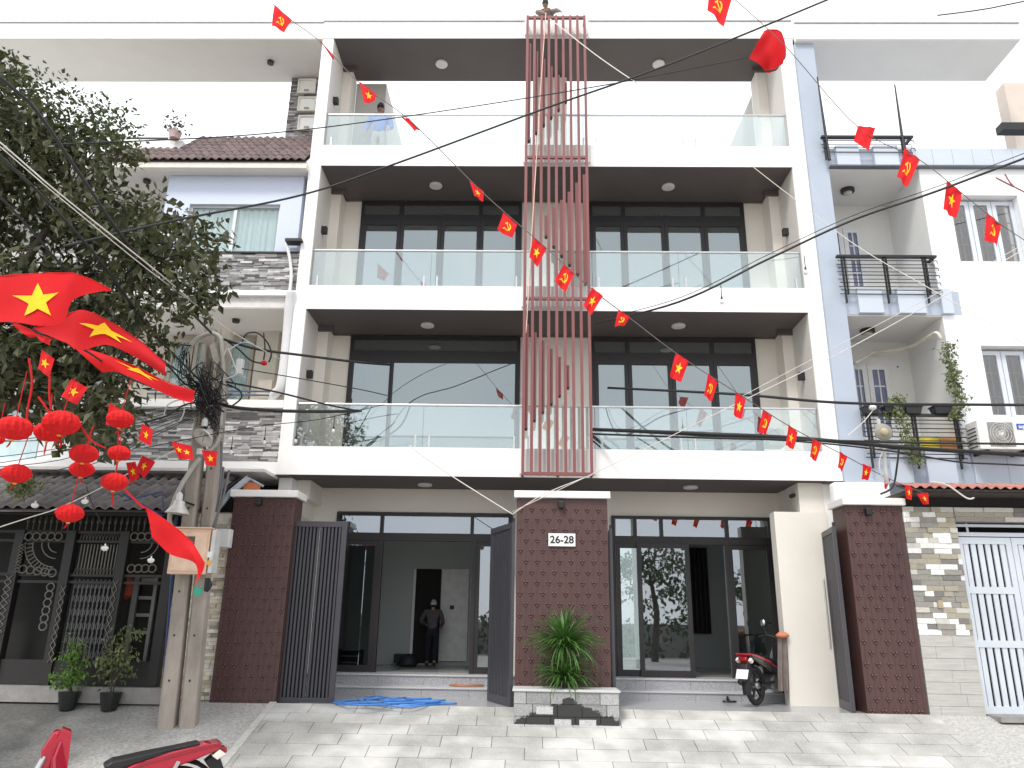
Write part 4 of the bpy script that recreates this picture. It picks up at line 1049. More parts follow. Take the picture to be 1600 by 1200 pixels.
# black railings
def railing(pxl, pxr, pyt, pyb, posts, Yr, nbar):
    zt_r, zb_r = ZZ((pxl+pxr)/2, pyt, Yr), ZZ((pxl+pxr)/2, pyb, Yr)
    xl, xr2 = XX(pxl, (pyt+pyb)/2, Yr), XX(pxr, (pyt+pyb)/2, Yr)
    pr = MB(); pr.box(xl, xr2+.05, Yr-.04, Yr+.04, zt_r-.03, zt_r+.01); pr.box(xr2+.0, xr2+.05, Yr+.041, YN+.1, zt_r-.028, zt_r+.008)
    ro = pr.build('balcony_rail', BLACKP, RH)
    for px in posts:
        xx = XX(px, (pyt+pyb)/2, Yr)
        B(xx-.035, xx-.012, Yr-.02, Yr+.02, zb_r-.22, zt_r-.031).build('rail_post', BLACKP, ro); B(xx+.012, xx+.035, Yr-.02, Yr+.02, zb_r-.05, zt_r-.031).build('rail_post', BLACKP, ro)
    for i in range(nbar):
        z = zt_r-.10-(zt_r-.12-zb_r)*i/(nbar-1)
        m_ = MB(); m_.tube([(xl, Yr-.03, z), (xr2+.04, Yr-.03, z), (xr2+.1, Yr+.06, z+.0)], .009, 5); m_.build('rail_bar', BLACKP, ro)
        m_ = MB(); m_.tube([(xl, Yr+.03, z-.05), (xr2+.02, Yr+.03, z-.05), (xr2+.06, Yr+.1, z-.05)], .007, 5); m_.build('rail_bar', BLACKP, ro)
railing(1310, 1462, 400.5, 456, [1320, 1385, 1447], 12.62, 5)
railing(1350, 1505, 648, 712, [1360, 1431, 1497], 12.62, 5)
railing(1284, 1423, 214, 234, [1290, 1411], 12.62, 2)
# tall thin antennas at the top balcony
for (a, b) in (((1277, 120), (1296, 250)), ((1398, 132), (1413, 238))):
    q0, q1 = W(*a, 12.6), W(*b, 12.6)
    tag(MB().tube([q0, q0.lerp(q1, .5), q1], [.012, .022, .03], 6).build('flag_rod', BLACKP), 'thin black upright rod at the %s end of the neighbour top railing' % ('left' if a[0] < 1300 else 'right'), 'rod')
# stone tile wall at street level
TWY = 12.0
tw = thing('tiled_wall', 'street wall faced with grey, tan and white stone tiles beside the grey gate', 'wall', (6.6, TWY+.1, 0))
tx0 = rpx1+.01; tx1 = XX(1512, 930, TWY)
tz1 = ZZ(1450, 792, TWY); tzm = ZZ(1450, 992, TWY)
B(tx0, tx1, TWY+.03, TWY+.25, -.05, tz1+.001).build('core', mat('grout_grey', (.34, .32, .29), .9), tw)
rows_n = 24; rh = (tz1-tzm)/rows_n; rr = random.Random(4); tl = .30
for i in range(rows_n):
    x = tx0-rr.choice((0, .1, .2)); 
    while x < tx1:
        l = rr.choice((.2, .27, .14, .2)); a, b = max(x, tx0), min(x+l, tx1)
        if b-a > .02:
            ms = rr.choices(TILEW, (4, 4, 4, 2, 2))[0]; d = rr.choice((0, .008, .016))
            B(a+.0015, b-.0015, TWY-d+.01, TWY+.029, tzm+rh*i+.0015, tzm+rh*(i+1)-.0015).build('tile', ms, tw)
        x += l
# lower plain courses
nlow = 7
for i in range(nlow):
    z0_, z1_ = -.04+(tzm+.04)*i/nlow, -.04+(tzm+.04)*(i+1)/nlow; x = tx0-rr.uniform(0, .6)
    while x < tx1:
        a, b = max(x, tx0), min(x+.75, tx1)
        if b-a > .03: B(a+.002, b-.002, TWY+.004, TWY+.029, z0_+.002, z1_-.002).build('course_stone', mat('lower_course_stone', (.46, .45, .42), .8, .14, 7, .3, 40, stretch=(.4, 1, 4)), tw)
        x += .75
# tiles over the gate, extending right
tz2 = ZZ(1550, 815, TWY)
B(tx1+.001, 11, TWY+.03, TWY+.25, tz2, tz1).build('lintel_core', MATS['grout_grey'], tw)
for i in range(3):
    x = tx1
    while x < 10.6:
        l = rr.choice((.3, .45)); ms = rr.choices(TILEW, (2, 4, 4, 2, 2))[0]
        B(x+.003, x+l-.0015, TWY+.01-rr.choice((0, .01)), TWY+.029, tz2+(tz1-tz2)*i/3+.0015, tz2+(tz1-tz2)*(i+1)/3-.0015).build('tile', ms, tw); x += l
# socket boxes on the tile wall
tag(P(1466, 938, 1474, 950, TWY-.03, .03).build('doorbell', mat('doorbell_tan', (.4, .33, .22), .5), bevel=.003), 'small tan doorbell on the grey and white tile wall', 'doorbell')
# soffit gap and red tile edge
sg = thing('tile_eave', 'low eave edged with small red roof tiles above the tiled wall', 'roof', (8, 11.9, ZZ(1500, 768, 11.6)))
B(tx0-.0, 11, 11.65, 12.7, ZZ(1500, 771, 11.65), ZZ(1500, 764, 11.65)).build('eave_board', mat('weathered_dark_wood', (.05, .04, .035), .9, .3, 6), sg)
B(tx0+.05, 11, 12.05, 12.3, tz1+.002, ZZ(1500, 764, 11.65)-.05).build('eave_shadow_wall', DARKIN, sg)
tile_roof(sg, tx0-.05, 10.8, 11.6, ZZ(1500, 764, 11.6), 12.0, ZZ(1500, 764, 11.6)+.12, .14, .4, ROOFR)
# pale grey gate
pg = thing('grey_gate', 'pale blue-grey slatted metal gate at the right edge', 'gate', (8.2, 12.1, 0))
YP = 12.12
gz_b, gz_t = ZZ(1560, 1118, YP)+.02, ZZ(1560, 840, YP)
gxa = tx1+.03
def leafp(x0, x1):
    fr = MB()
    for q in ((x0, x0+.08, gz_b, gz_t), (x1-.08, x1, gz_b, gz_t)): fr.box(q[0], q[1], YP, YP+.05, q[2], q[3])
    for z in (gz_b, (gz_b+gz_t)/2-.35, (gz_b+gz_t)/2+.42, gz_t-.10): fr.box(x0+.08, x1-.08, YP+.001, YP+.049, z, z+.10)
    fr.build('gate_frame', GREYG, pg)
    n = 6
    for i in range(n):
        xx = x0+.08+(x1-x0-.16)*(i+.5)/n; B(xx-.036, xx+.036, YP+.012, YP+.038, gz_b+.1, gz_t-.1).build('slat', GREYG, pg)
leafp(gxa, gxa+.82); leafp(gxa+.83, gxa+1.65); leafp(gxa+1.66, gxa+2.5)
for (za_, zb_2) in ((gz_t+.015, gz_t+.075), (gz_t+.16, gz_t+.2), (gz_t+.26, gz_t+.29)): B(gxa, gxa+2.5, YP, YP+.04, za_, zb_2).build('transom_bar', GREYG, pg)
B(gxa+.2, gxa+.23, YP+.041, YP+.06, gz_t+.07, gz_t+.3).build('transom_post', GREYG, pg)
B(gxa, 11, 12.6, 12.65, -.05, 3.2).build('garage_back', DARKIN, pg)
tag(B(tx1+.03, 11, 11.7, 12.12, -.05, gz_b-.002).build('gate_sill', mat('plinth_grey', (.28, .27, .26), .8, .2, 6)), 'concrete sill under the pale slatted gate', 'sill')

# ------------------------------------------------------------------ tree at the upper left
def in_poly(x, y, P_):
    c = False; j = len(P_)-1
    for i in range(len(P_)):
        if (P_[i][1] > y) != (P_[j][1] > y) and x < (P_[j][0]-P_[i][0])*(y-P_[i][1])/(P_[j][1]-P_[i][1])+P_[i][0]: c = not c
        j = i
    return c
def leaf_cloud(mb, c, n, rad, size, rr, droop=.3, flat=.7):
    for i in range(n):
        d = Vector((rr.gauss(0, 1), rr.gauss(0, 1), rr.gauss(0, flat)))
        if d.length > 1.9: d *= 1.9/d.length
        d *= rad*.5
        p = Vector(c)+d
        a = rr.uniform(0, 6.283); el = rr.uniform(-1.2, .5)-droop
        u = Vector((math.cos(a)*math.cos(el), math.sin(a)*math.cos(el), math.sin(el)))
        v = u.cross(Vector((rr.gauss(0, .5), rr.gauss(0, .5), 1))).normalized()
        L = size*rr.uniform(.65, 1.25); wd = L*rr.uniform(.22, .32); nn = u.cross(v)*L*.08
        mb.add([p, p+u*L*.4+v*wd+nn, p+u*L, p+u*L*.4-v*wd+nn, p+u*L*.45-nn*.6], [(0, 1, 4), (1, 2, 4), (2, 3, 4), (3, 0, 4)])
TP = [(-160, 70), (0, 100), (14, 125), (34, 160), (58, 190), (105, 205), (170, 215), (196, 262), (216, 300), (250, 316), (300, 345), (330, 382), (322, 408), (292, 398), (322, 440), (330, 468), (290, 462), (270, 500), (250, 520), (215, 500), (180, 545), (205, 600), (172, 690), (135, 692), (110, 650), (60, 655), (0, 640), (-160, 640)]
tr = thing('broadleaf_tree', 'dense dark broadleaf tree reaching in from the upper left corner', 'tree', (-7.4, 8.6, -.66))
rr = random.Random(21)
tips = []
while len(tips) < 330:
    x, y = rr.uniform(-150, 335), rr.uniform(60, 700)
    if not in_poly(x, y, TP): continue
    Yt = 9.2+rr.uniform(-1.1, 1.1)-max(0, (y-350))*.0012
    tips.append(W(x+rr.uniform(-8, 2), y, Yt))
cm_ = MB()
for i, c in enumerate(tips):
    leaf_cloud(cm_, c, rr.randint(36, 62), .42, rr.uniform(.12, .17), rr)
# a few loose hanging sprays beyond the edge
for (x, y) in ((318, 398), (328, 455), (300, 478), (60, 170), (30, 115), (255, 528), (165, 640), (150, 680), (205, 235), (285, 352), (60, 215), (240, 560)):
    for q in range(3): leaf_cloud(cm_, W(x+rr.uniform(-10, 6), y+rr.uniform(-10, 10), 9+rr.uniform(-.3, .3)), 22, .26, .12, rr)
cm_.build('crown', LEAFM, tr, kind='stuff', fixn=False)
# finer pale sprays at the top
fm = MB()
for i in range(90):
    x, y = rr.uniform(-20, 200), 0
    y = 120+x*.45+rr.uniform(-30, 45)
    leaf_cloud(fm, W(x, y, 9+rr.uniform(-.6, .6)), 26, .3, .075, rr, droop=-.3)
fm.build('fine_foliage', mat('fine_leaf', (.05, .065, .025), .6, .4, 3, col2=(.13, .16, .06), trans=.2), tr, kind='stuff', fixn=False)
tk = Vector((-7.4, 8.6, -.66)); fork = Vector((-7.1, 8.7, 2.6))
MB().tube(smoothcurve([tk, (-7.35, 8.6, 1), fork], 4), [.24]*1+[.22]*3+[.2]*3+[.18]*2, 12).build('trunk', BARK, tr, smooth=True)
lim = []
for (x, y) in ((40, 200), (110, 300), (170, 380), (220, 440), (120, 520), (60, 420), (20, 560), (-60, 250), (150, 600)):
    e1 = W(x, y, 9.1+rr.uniform(-.5, .5)); md = fork.lerp(e1, .5)+Vector((0, 0, .35)); pts = smoothcurve([fork, md, e1], 5); k = len(pts)
    MB().tube(pts, [.10*(1-i/k)+.016 for i in range(k)], 7).build('limb', BARK, tr, smooth=True); lim.append((pts))
tw_ = MB()
allp = [p for L_ in lim for p in L_[3:]]
for i, c in enumerate(tips):
    q = min(allp, key=lambda p: (p-c).length); mid = q.lerp(c, .5)+Vector((rr.uniform(-.1, .1), 0, rr.uniform(-.05, .15)))
    tw_.tube([q, mid, c], [.022, .013, .005], 4, cap=False)
tw_.build('twigs', BARK, tr, kind='stuff', fixn=False)

# ------------------------------------------------------------------ utility pole pair
UP_ = thing('utility_pole', 'twin weathered concrete utility pole carrying the cable tangle', 'pole', (-4.9, 11.3, -.1))
YP1 = 11.2
def tap(pt0, pt1, w0, w1, Y, nm):
    a, b = W(*pt0, Y), W(*pt1, Y); mb = MB(); vs = []
    for (p, ww) in ((a, w0), (b, w1)):
        h = ww/2; c = h*.35
        vs.append([(p.x-h+c, Y-h, p.z), (p.x+h-c, Y-h, p.z), (p.x+h, Y-h+c, p.z), (p.x+h, Y+h-c, p.z), (p.x+h-c, Y+h, p.z), (p.x-h+c, Y+h, p.z), (p.x-h, Y+h-c, p.z), (p.x-h, Y-h+c, p.z)])
    mb.add(vs[0]+vs[1], [tuple(range(7, -1, -1)), tuple(range(8, 16))]+[(i, (i+1) % 8, 8+(i+1) % 8, 8+i) for i in range(8)])
    o = mb.build(nm, CONC, UP_)
    for k in range(9):
        p = a.lerp(b, .12+k*.1); h = (w0+(w1-w0)*(.12+k*.1))/2
        B(p.x-.012, p.x+.012, Y-h-.004, Y-h+.0, p.z-.014, p.z+.014).build('bolt_hole', BLACKP, o)
    return o
tap((260, 1150), (330, 515), .22, .16, YP1, 'pole')
tap((293, 1150), (355, 516), .22, .16, YP1+.05, 'pole')
MB().tube(smoothcurve([W(296, 543, 11.0), W(310, 528, 11.0), W(330, 521, 11.0), W(343, 527, 11.0), W(347, 545, 11.0), W(349, 600, 11.0), W(345, 650, 11.0), W(340, 690, 11.0), W(325, 705, 11.0)], 4), .035, 8).build('conduit', PVC, UP_, smooth=True)
MB().tube(smoothcurve([W(313, 715, 11.0), W(298, 735, 11.0), W(280, 765, 10.95), W(268, 795, 10.95), W(265, 815, 10.9), W(271, 830, 10.9)], 4), .035, 8).build('conduit', PVC, UP_, smooth=True)
for (a, b) in (((338, 800), (346, 690)), ((334, 830), (349, 730)), ((331, 828), (358, 735))): MB().tube(smoothcurve([W(*a, 10.95), W((a[0]+b[0])/2+3, (a[1]+b[1])/2, 10.93), W(*b, 10.98)], 4), .018, 6).build('conduit', mat('dark_grey_pvc', (.12, .12, .13), .4), UP_, smooth=True)
for q in ((312, 710), ): MB().lathe(W(*q, 10.98), [(.05, 0), (.05, .08)], 10).build('pipe_clip', PVCW, UP_)
for (a, b, c_, d) in ((318, 540, 328, 590), (327, 538, 341, 575)):   # angle brackets
    m_ = MB(); m_.prism([W(a, b+2, 11.0), W(a+9, b-4, 11.0), W(c_+2, d-12, 11.0), W(c_-5, d, 11.0)] if a > 320 else [W(a-3, b-2, 11.0), W(a+3, b-2, 11.0), W(a+1, b+38, 11.0), W(a-4, b+38, 11.0)], (0, .06, 0)); m_.build('steel_bracket', mat('weathered_steel', (.42, .39, .34), .6, .15, 12), UP_)
# street lamps on pole
def lamp(label, px, py, Y, R, tilt, arm):
    c = W(px, py, Y); t = thing('pole_lamp', label, 'lamp', c)
    m_ = MB().lathe((0, 0, 0), [(.06, .16), (.075, .15), (.08, .10), (R*.7, .05), (R, -.02), (R*.97, -.025), (R*.6, .02), (.02, .03)], 20)
    o = m_.build('shade', SILVER, t, smooth=True, local=True); o.rotation_euler = (R_(tilt[0]), R_(tilt[1]), 0)
    MB().lathe((0, 0, .15), [(.045, 0), (.045, .1), (.02, .13)], 10).build('socket', PVCW, t, local=True)
    MB().tube([Vector((0, 0, .17)), Vector(arm)-c], .016, 6).build('arm', BLACKP, t, local=True)
    return t
lamp('round weathered tin street lamp facing out halfway up the utility pole', 317, 682, 10.85, .165, (-38, 24), W(330, 690, 11.05))
lamp('white shaded lamp standing above the peach meter box', 277, 800, 10.8, .17, (0, 4), W(303, 789, 11.1))
# meter box
mbx = thing('meter_box', 'peach coloured electricity meter box strapped to the pole', 'meter box', W(292, 895, 10.95))
xm0, xm1, zm0, zm1 = XX(264, 870, 10.85), XX(324, 870, 10.85), ZZ(300, 897, 10.85), ZZ(300, 826, 10.85)
B(xm0, xm1, 10.85, 11.05, zm0, zm1).build('case', BOXM, mbx, bevel=.008)
B(xm0-.02, xm1+.02, 10.82, 11.06, zm1+.001, zm1+.02).build('lid', BOXM, mbx)
B(xm0+.03, xm1-.03, 10.838, 10.849, zm0+.04, zm1-.05).build('door', mat('peach_door', (.75, .54, .40), .5), mbx, bevel=.004)
P(289, 838, 304, 854, 10.83, .007).build('meter_window', mat('dark_meter', (.06, .03, .02), .15), mbx, bevel=.003)
nbx = MB().box(xm1+.022, XX(333, 870, 10.86), 10.86, 11.05, zm0+.02, zm1-.01)
o = tag(nbx.build('junction_box', mat('pale_grey_case', (.6, .6, .58), .5)), 'slim pale grey meter case with stickers right of the peach meter box', 'meter box')
tag(P(322, 862, 331, 871, 10.852, .006).build('sticker', mat('sticker_white', (.8, .8, .8), .5)), 'white printed sticker on the slim pale meter case', 'sticker')
tag(P(322, 876, 330, 883, 10.852, .006).build('sticker', mat('sticker_orange', (.85, .42, .05), .5)), 'orange sticker on the slim pale meter case', 'sticker')
tag(P(335, 826, 358, 855, 11.6, .15).build('junction_box', PVCW, bevel=.01), 'white plastic junction box between the pole and the left maroon pillar', 'junction box')
tag(P(303, 917, 316, 930, 10.98, .01).build('pole_plate', mat('green_plate', (.05, .42, .28), .5)), 'small green plate fixed on the pole below the meter box', 'sign')
tag(MB().tube(smoothcurve([W(325, 905, 10.9), W(328, 915, 10.88), W(322, 922, 10.88), W(324, 903, 10.86)], 5), .03, 8).build('cable_coil', BLACKP, smooth=True), 'short black cable gland hanging under the slim meter case', 'cable')
tag(P(368, 560, 378, 584, 11.0, .1).build('junction_box', PVCW, bevel=.01), 'small white splice box hung right of the utility pole top', 'junction box')

# ------------------------------------------------------------------ cables
def cable(label, pts, r=.014, m_=CABLE, sag=0, name='cable', cat='cable', grp=None, k=8):
    P3 = [W(x, y, Y) for (x, y, Y) in pts]
    if pts[-1][0] >= 1600: P3.append(P3[-1]+(P3[-1]-P3[-2]).normalized()*6)
    if pts[0][0] < 0: P3.insert(0, P3[0]+(P3[0]-P3[1]).normalized()*4)
    c = smoothcurve(P3, k)
    if sag:
        n = len(c)-1; c = [p-Vector((0, 0, sag*4*(i/n)*(1-i/n))) for i, p in enumerate(c)]
    return tag(MB().tube(c, r, 6).build(name, m_, smooth=True), label, cat, grp)
cable('thick black cable bundle sloping from the top left corner down to the pole', [(-30, 95, 5.6), (50, 165, 6.0), (130, 280, 6.6), (215, 400, 7.6), (330, 520, 10.9)], .017)
cable('second thick black cable sloping from the left edge through the tree', [(-20, 225, 5.8), (60, 300, 6.2), (150, 400, 7.0), (240, 520, 8.6), (318, 600, 11.0)], .014)
cable('third black cable sloping down behind the big flags to the pole', [(-20, 285, 6), (40, 350, 6.4), (120, 440, 7.2), (230, 545, 9.0), (312, 602, 11.0)], .011)
cable('pale twin cable running from the left edge across the tree to the pole', [(-20, 205, 5.8), (90, 300, 6.3), (240, 420, 7.6), (350, 510, 9.8), (438, 562, 11.4)], .007, WCABLE)
cable('lower pale cable running beside the pale twin cable over the tree', [(-20, 212, 5.8), (90, 306, 6.3), (240, 428, 7.6), (340, 500, 9.8)], .005, WCABLE)
cable('thin dark wire from the left edge across the top balcony to the red flag', [(80, 226, 7), (400, 210, 8.4), (640, 181, 9), (950, 132, 9), (1225, 78, 9)], .008)
cable('dark cable rising from the left across the third floor to the top right', [(100, 385, 7), (270, 345, 7.8), (470, 305, 9), (620, 255, 9), (850, 170, 9), (1060, 95, 9), (1340, -20, 9)], .014)
cable('short black wire across the top right corner of the sky', [(1465, 24, 9), (1540, 14, 9), (1630, -4, 9)], .010)
cable('twisted festoon cable rising from the pole line to the right edge', [(930, 505, 12.5), (1060, 472, 9.3), (1200, 405, 9), (1330, 345, 8.6), (1460, 300, 8.2), (1620, 240, 8)], .014)
cable('thin companion wire just above the twisted festoon cable on the right', [(930, 500, 12.5), (1060, 466, 9.4), (1200, 398, 9.1), (1330, 338, 8.7), (1460, 293, 8.3), (1620, 232, 8.1)], .005)
cable('long black cable from the pole passing low over the first floor balcony left', [(350, 530, 11), (400, 545, 11), (480, 556, 11.2), (560, 566, 11.9), (610, 570, 12.8)], .020)
cable('straight black cable crossing the right half at first floor rail height', [(950, 606, 12.7), (1150, 616, 10.8), (1330, 630, 10.6), (1620, 633, 10.4)], .020)
cable('heavy black cable bundle crossing the first floor slab on the right', [(925, 671, 12.7), (1100, 678, 10.9), (1250, 685, 10.8), (1420, 700, 10.7), (1620, 712, 10.6)], .030)
cable('second black cable of the heavy bundle on the right', [(925, 678, 12.7), (1100, 684, 10.8), (1280, 688, 10.7), (1450, 692, 10.6), (1620, 694, 10.5)], .016)
cable('lowest black cable of the bundle sagging past the air conditioner', [(1000, 676, 12.7), (1250, 690, 10.8), (1400, 706, 10.7), (1500, 722, 10.6), (1620, 728, 10.5)], .012)
cable('black taped cable leaving the pole rightward at first floor slab height', [(330, 627, 11), (370, 637, 11), (440, 642, 11.2), (520, 643, 11.6), (560, 642, 12)], .026)
cable('black cable dropping from the pole across the left balcony', [(330, 592, 11), (430, 612, 11.2), (510, 632, 11.6), (565, 643, 12)], .014)
cable('thin black cable slanting across the first floor recess on the left', [(378, 576, 11), (460, 590, 11.4), (560, 608, 12), (605, 618, 12.3)], .008)
cable('white string light wire from the slat screen top to the right corner column', [(860, 30, 12.4), (930, 85, 11.6), (995, 130, 11)], .010, WCABLE)
cable('white string light wire crossing the third floor to the right', [(1140, 232, 11), (1240, 310, 10.8), (1340, 385, 10.5), (1460, 455, 10), (1620, 548, 9.6)], .006, WCABLE)
cable('long pale string light wire rising from the middle to the right edge', [(800, 800, 11.9), (1000, 705, 11), (1140, 636, 10.4), (1300, 558, 9.8), (1470, 465, 9.2), (1620, 378, 8.8)], .006, WCABLE)
cable('second pale string light wire beside the long one rising right', [(1150, 624, 10.4), (1300, 545, 9.8), (1470, 455, 9.2), (1620, 370, 8.8)], .004, WCABLE)
cable('pale string light wire falling from the left balcony to the middle pillar', [(640, 697, 12), (700, 740, 11.9), (800, 803, 11.8)], .009, WCABLE)
cable('short pale wire sagging over the top of the middle pillar', [(800, 804, 11.8), (850, 772, 11.8), (925, 742, 12)], .007, WCABLE)
cable('pale hanging pull cord running down the slat screen', [(853, 20, 12.35), (846, 120, 12.3), (838, 250, 12.3), (830, 380, 12.3), (822, 520, 12.3)], .009, mat('pink_rope', (.75, .5, .42), .8))
cable('thin festoon wire carrying bulbs below the left balcony', [(225, 700, 10.5), (390, 668, 11), (500, 655, 11.6), (600, 632, 12.3)], .006)
cable('white wire curving over the right tiled eave', [(1455, 753, 11.3), (1480, 758, 11.3), (1510, 778, 11.3), (1522, 778, 11.3)], .012, WCABLE)
cable('black drooping lead beside the loudspeaker post', [(1405, 696, 10.9), (1402, 725, 10.9), (1395, 760, 10.9), (1376, 772, 10.9)], .014)
cable('thin red lead dangling off the top right window wall', [(1570, 272, 8.4), (1585, 292, 8.4), (1620, 310, 8.4)], .009, mat('dull_red_lead', (.3, .08, .08), .6))
cable('grey lead from the tree side down to the tiled canopy', [(-20, 830, 9), (100, 790, 9.6), (210, 735, 10.4), (300, 690, 11)], .007, WCABLE)
cable('black lead above the left canopy', [(135, 760, 10), (145, 790, 10), (160, 820, 10)], .006)
# thin parallel lines left of the pole
rr = random.Random(5)
sm = MB()
for i in range(9):
    y = 655+i*11; sm.tube(smoothcurve([W(-20, y+rr.uniform(-8, 8)+10, 8.5), W(120, y-6+rr.uniform(-5, 5), 9.8), W(310, 632+i*2, 11)], 6), .006, 4, cap=False)
tag(sm.build('thin_wires', CABLE, fixn=False), 'fan of thin black service wires left of the pole', 'cables', kind='stuff')
# tangle
tg = MB(); rr = random.Random(9)
for i in range(24):
    a = W(322+rr.uniform(-14, 14), 598+rr.uniform(-40, 40), 10.95); pts = [a]
    for q in range(4): pts.append(W(320+rr.gauss(0, 19), 612+rr.gauss(0, 24), 10.9+rr.uniform(-.15, .15)))
    tg.tube(smoothcurve(pts, 5), rr.choice((.004, .006, .009)), 5, cap=False)
for i in range(80):    # bird's nest of cut ends lower down
    a = W(rr.uniform(314, 345), rr.uniform(620, 672), 10.95); b = W(rr.uniform(306, 352), rr.uniform(620, 690), 10.9+rr.uniform(-.1, .1))
    tg.tube([a, a.lerp(b, .5)+Vector((rr.uniform(-.06, .06), -.05, 0)), b], .0035, 4, cap=False)
for i in range(13):
    a = W(290+rr.uniform(-6, 6), 545+rr.uniform(-10, 10), 10.95)
    tg.tube(smoothcurve([a, W(290+rr.uniform(-14, 8), 575+rr.uniform(-14, 20), 10.9), W(300+rr.uniform(-10, 14), 598+rr.uniform(-8, 16), 10.9), W(325+rr.uniform(-4, 8), 600+rr.uniform(-6, 30), 10.95)], 5), .006, 5, cap=False)
tag(tg.build('cable_tangle', CABLE, fixn=False), 'dense tangle of black telephone cables knotted round the utility pole', 'cables', kind='stuff')
for j, (pts, lab, m_) in enumerate((
        ([(378, 536, 11), (385, 522, 11), (402, 520, 11), (417, 534, 11), (424, 552, 11), (420, 566, 11)], 'larger black cable loop hanging right of the pole top', CABLE),
        ([(356, 534, 11), (372, 545, 11), (392, 563, 11), (412, 568, 11)], 'black cable pair drooping right from the pole top', CABLE),
        ([(412, 520, 11), (414, 545, 11), (412, 562, 11)], 'short black drop wire inside the cable loop', CABLE),
        ([(355, 600, 11), (374, 610, 11), (377, 622, 11), (362, 635, 11)], 'black round loop bulging right of the tangle', CABLE),
        ([(190, 540, 10), (250, 537, 10.4), (300, 540, 11)], 'dark cable arriving at the pole top from the left', CABLE),
        ([(255, 655, 10.6), (262, 633, 10.7), (285, 625, 10.8), (287, 645, 10.8), (275, 662, 10.8), (258, 652, 10.7)], 'pale spare loop of wire left of the pole', WCABLE),
        ([(350, 555, 10.9), (356, 545, 10.9), (366, 570, 10.9), (370, 584, 10.9), (352, 592, 10.9), (330, 598, 10.9)], 'white lead wrapping round the pole beside the splice box', WCABLE),
        ([(355, 548, 10.9), (380, 535, 11), (400, 541, 11)], 'pale blue lead right of the pole top', mat('pale_blue_wire', (.4, .55, .6), .6)),
        ([(232, 560, 10.2), (262, 572, 10.6), (290, 600, 10.9), (320, 604, 11)], 'black cable curving into the tangle from the left', CABLE),
        ([(225, 660, 10.2), (260, 650, 10.6), (290, 632, 10.8), (330, 628, 11)], 'thick black cable rising into the pole from the lower left', CABLE))):
    cable(lab, pts, .010 if m_ is not CABLE else .013, m_)
tag(MB().lathe((0, 0, 0), [(.01, 0), (.05, .02), (.04, .06), (.01, .08)], 8).build('red_ribbon_knot', RED), 'small red ribbon knot on the cables right of the pole', 'ribbon').location = W(412, 571, 11)
for i, px in enumerate((398, 422, 452, 478)):
    tag(MB().tube([W(px, 641+i*.4, 11.1+i*.13), W(px+4, 641.4+i*.4, 11.1+i*.13)], .031, 8).build('cable_tie', PVCW), '%s white tie on the taped black cable counting from the pole' % ('first', 'second', 'third', 'fourth')[i], 'cable tie', 'white ties on the taped cable')
# festoon bulbs
for i, (px, py, Y, lab) in enumerate(((462, 688, 11.4, 'clear festoon bulb hanging in front of the left end of the first floor glass'), (521, 672, 11.7, 'clear festoon bulb hanging over the dark first floor windows'), (1128, 470, 9.2, 'clear festoon bulb hanging over the second floor slab'), (1259, 424, 8.9, 'clear festoon bulb hanging at the right end of the second floor glass'), (361, 705, 10.9, 'white festoon bulb just right of the utility pole'), (413, 690, 11, 'small festoon bulb before the grey stone strips'), (55, 788, 9.4, 'white round festoon bulb above the left canopy edge'), (164, 855, 9.6, 'white round festoon bulb before the scissor shutter'), (236, 874, 10, 'white festoon bulb before the grey inner door'), (133, 782, 9.6, 'small white festoon bulb on the tile canopy'))):
    p = W(px, py, Y); t = thing('festoon_bulb', lab, 'light bulb', p, 'festoon bulbs')
    s_ = .6 if i < 6 else .42
    if i < 6: MB().tube([(0, 0, .05*s_), (0, 0, .22)], .006, 5).build('drop_wire', CABLE, t, local=True)
    MB().lathe((0, 0, 0), [(.02*s_, .10*s_), (.026*s_, .04*s_), (.022*s_, .03*s_)], 8).build('socket', BLACKP if i < 6 else PVCW, t, local=True)
    MB().lathe((0, 0, 0), [(.024*s_, .03*s_), (.045*s_, -.01*s_), (.045*s_, -.05*s_), (.02*s_, -.08*s_)] if i < 6 else [(.01, .02), (.04, .005), (.045, -.015), (.03, -.04), (.005, -.048)], 10).build('bulb', mat('bulb_glass', (.72, .72, .70), .1), t, smooth=True, local=True)

# ------------------------------------------------------------------ flags
def star_poly(c, R, rot=0):
    return [(c[0]+(R if i % 2 == 0 else R*.4)*math.sin(rot+math.pi*i/5), c[1]+(R if i % 2 == 0 else R*.4)*math.cos(rot+math.pi*i/5)) for i in range(10)]
def hs_polys(c, R):
    out = []
    o = [(c[0]+R*math.cos(a), c[1]+R*math.sin(a)) for a in [R_(-140+i*20) for i in range(12)]]
    inn = [(c[0]-.12*R+.76*R*math.cos(a), c[1]+.06*R+.74*R*math.sin(a)) for a in [R_(70-i*19) for i in range(12)]]
    out.append(o+inn)
    out.append([(c[0]-.75*R, c[1]-.6*R), (c[0]-.6*R, c[1]-.78*R), (c[0]-1.0*R, c[1]-1.15*R), (c[0]-1.12*R, c[1]-1.0*R)])
    out.append([(c[0]-.5*R, c[1]+.62*R), (c[0]-.34*R, c[1]+.76*R), (c[0]+.9*R, c[1]-.78*R), (c[0]+.72*R, c[1]-.92*R)])
    out.append([(c[0]-.85*R, c[1]+.42*R), (c[0]-.62*R, c[1]+.24*R), (c[0]-.05*R, c[1]+.86*R), (c[0]-.3*R, c[1]+1.02*R)])
    return out
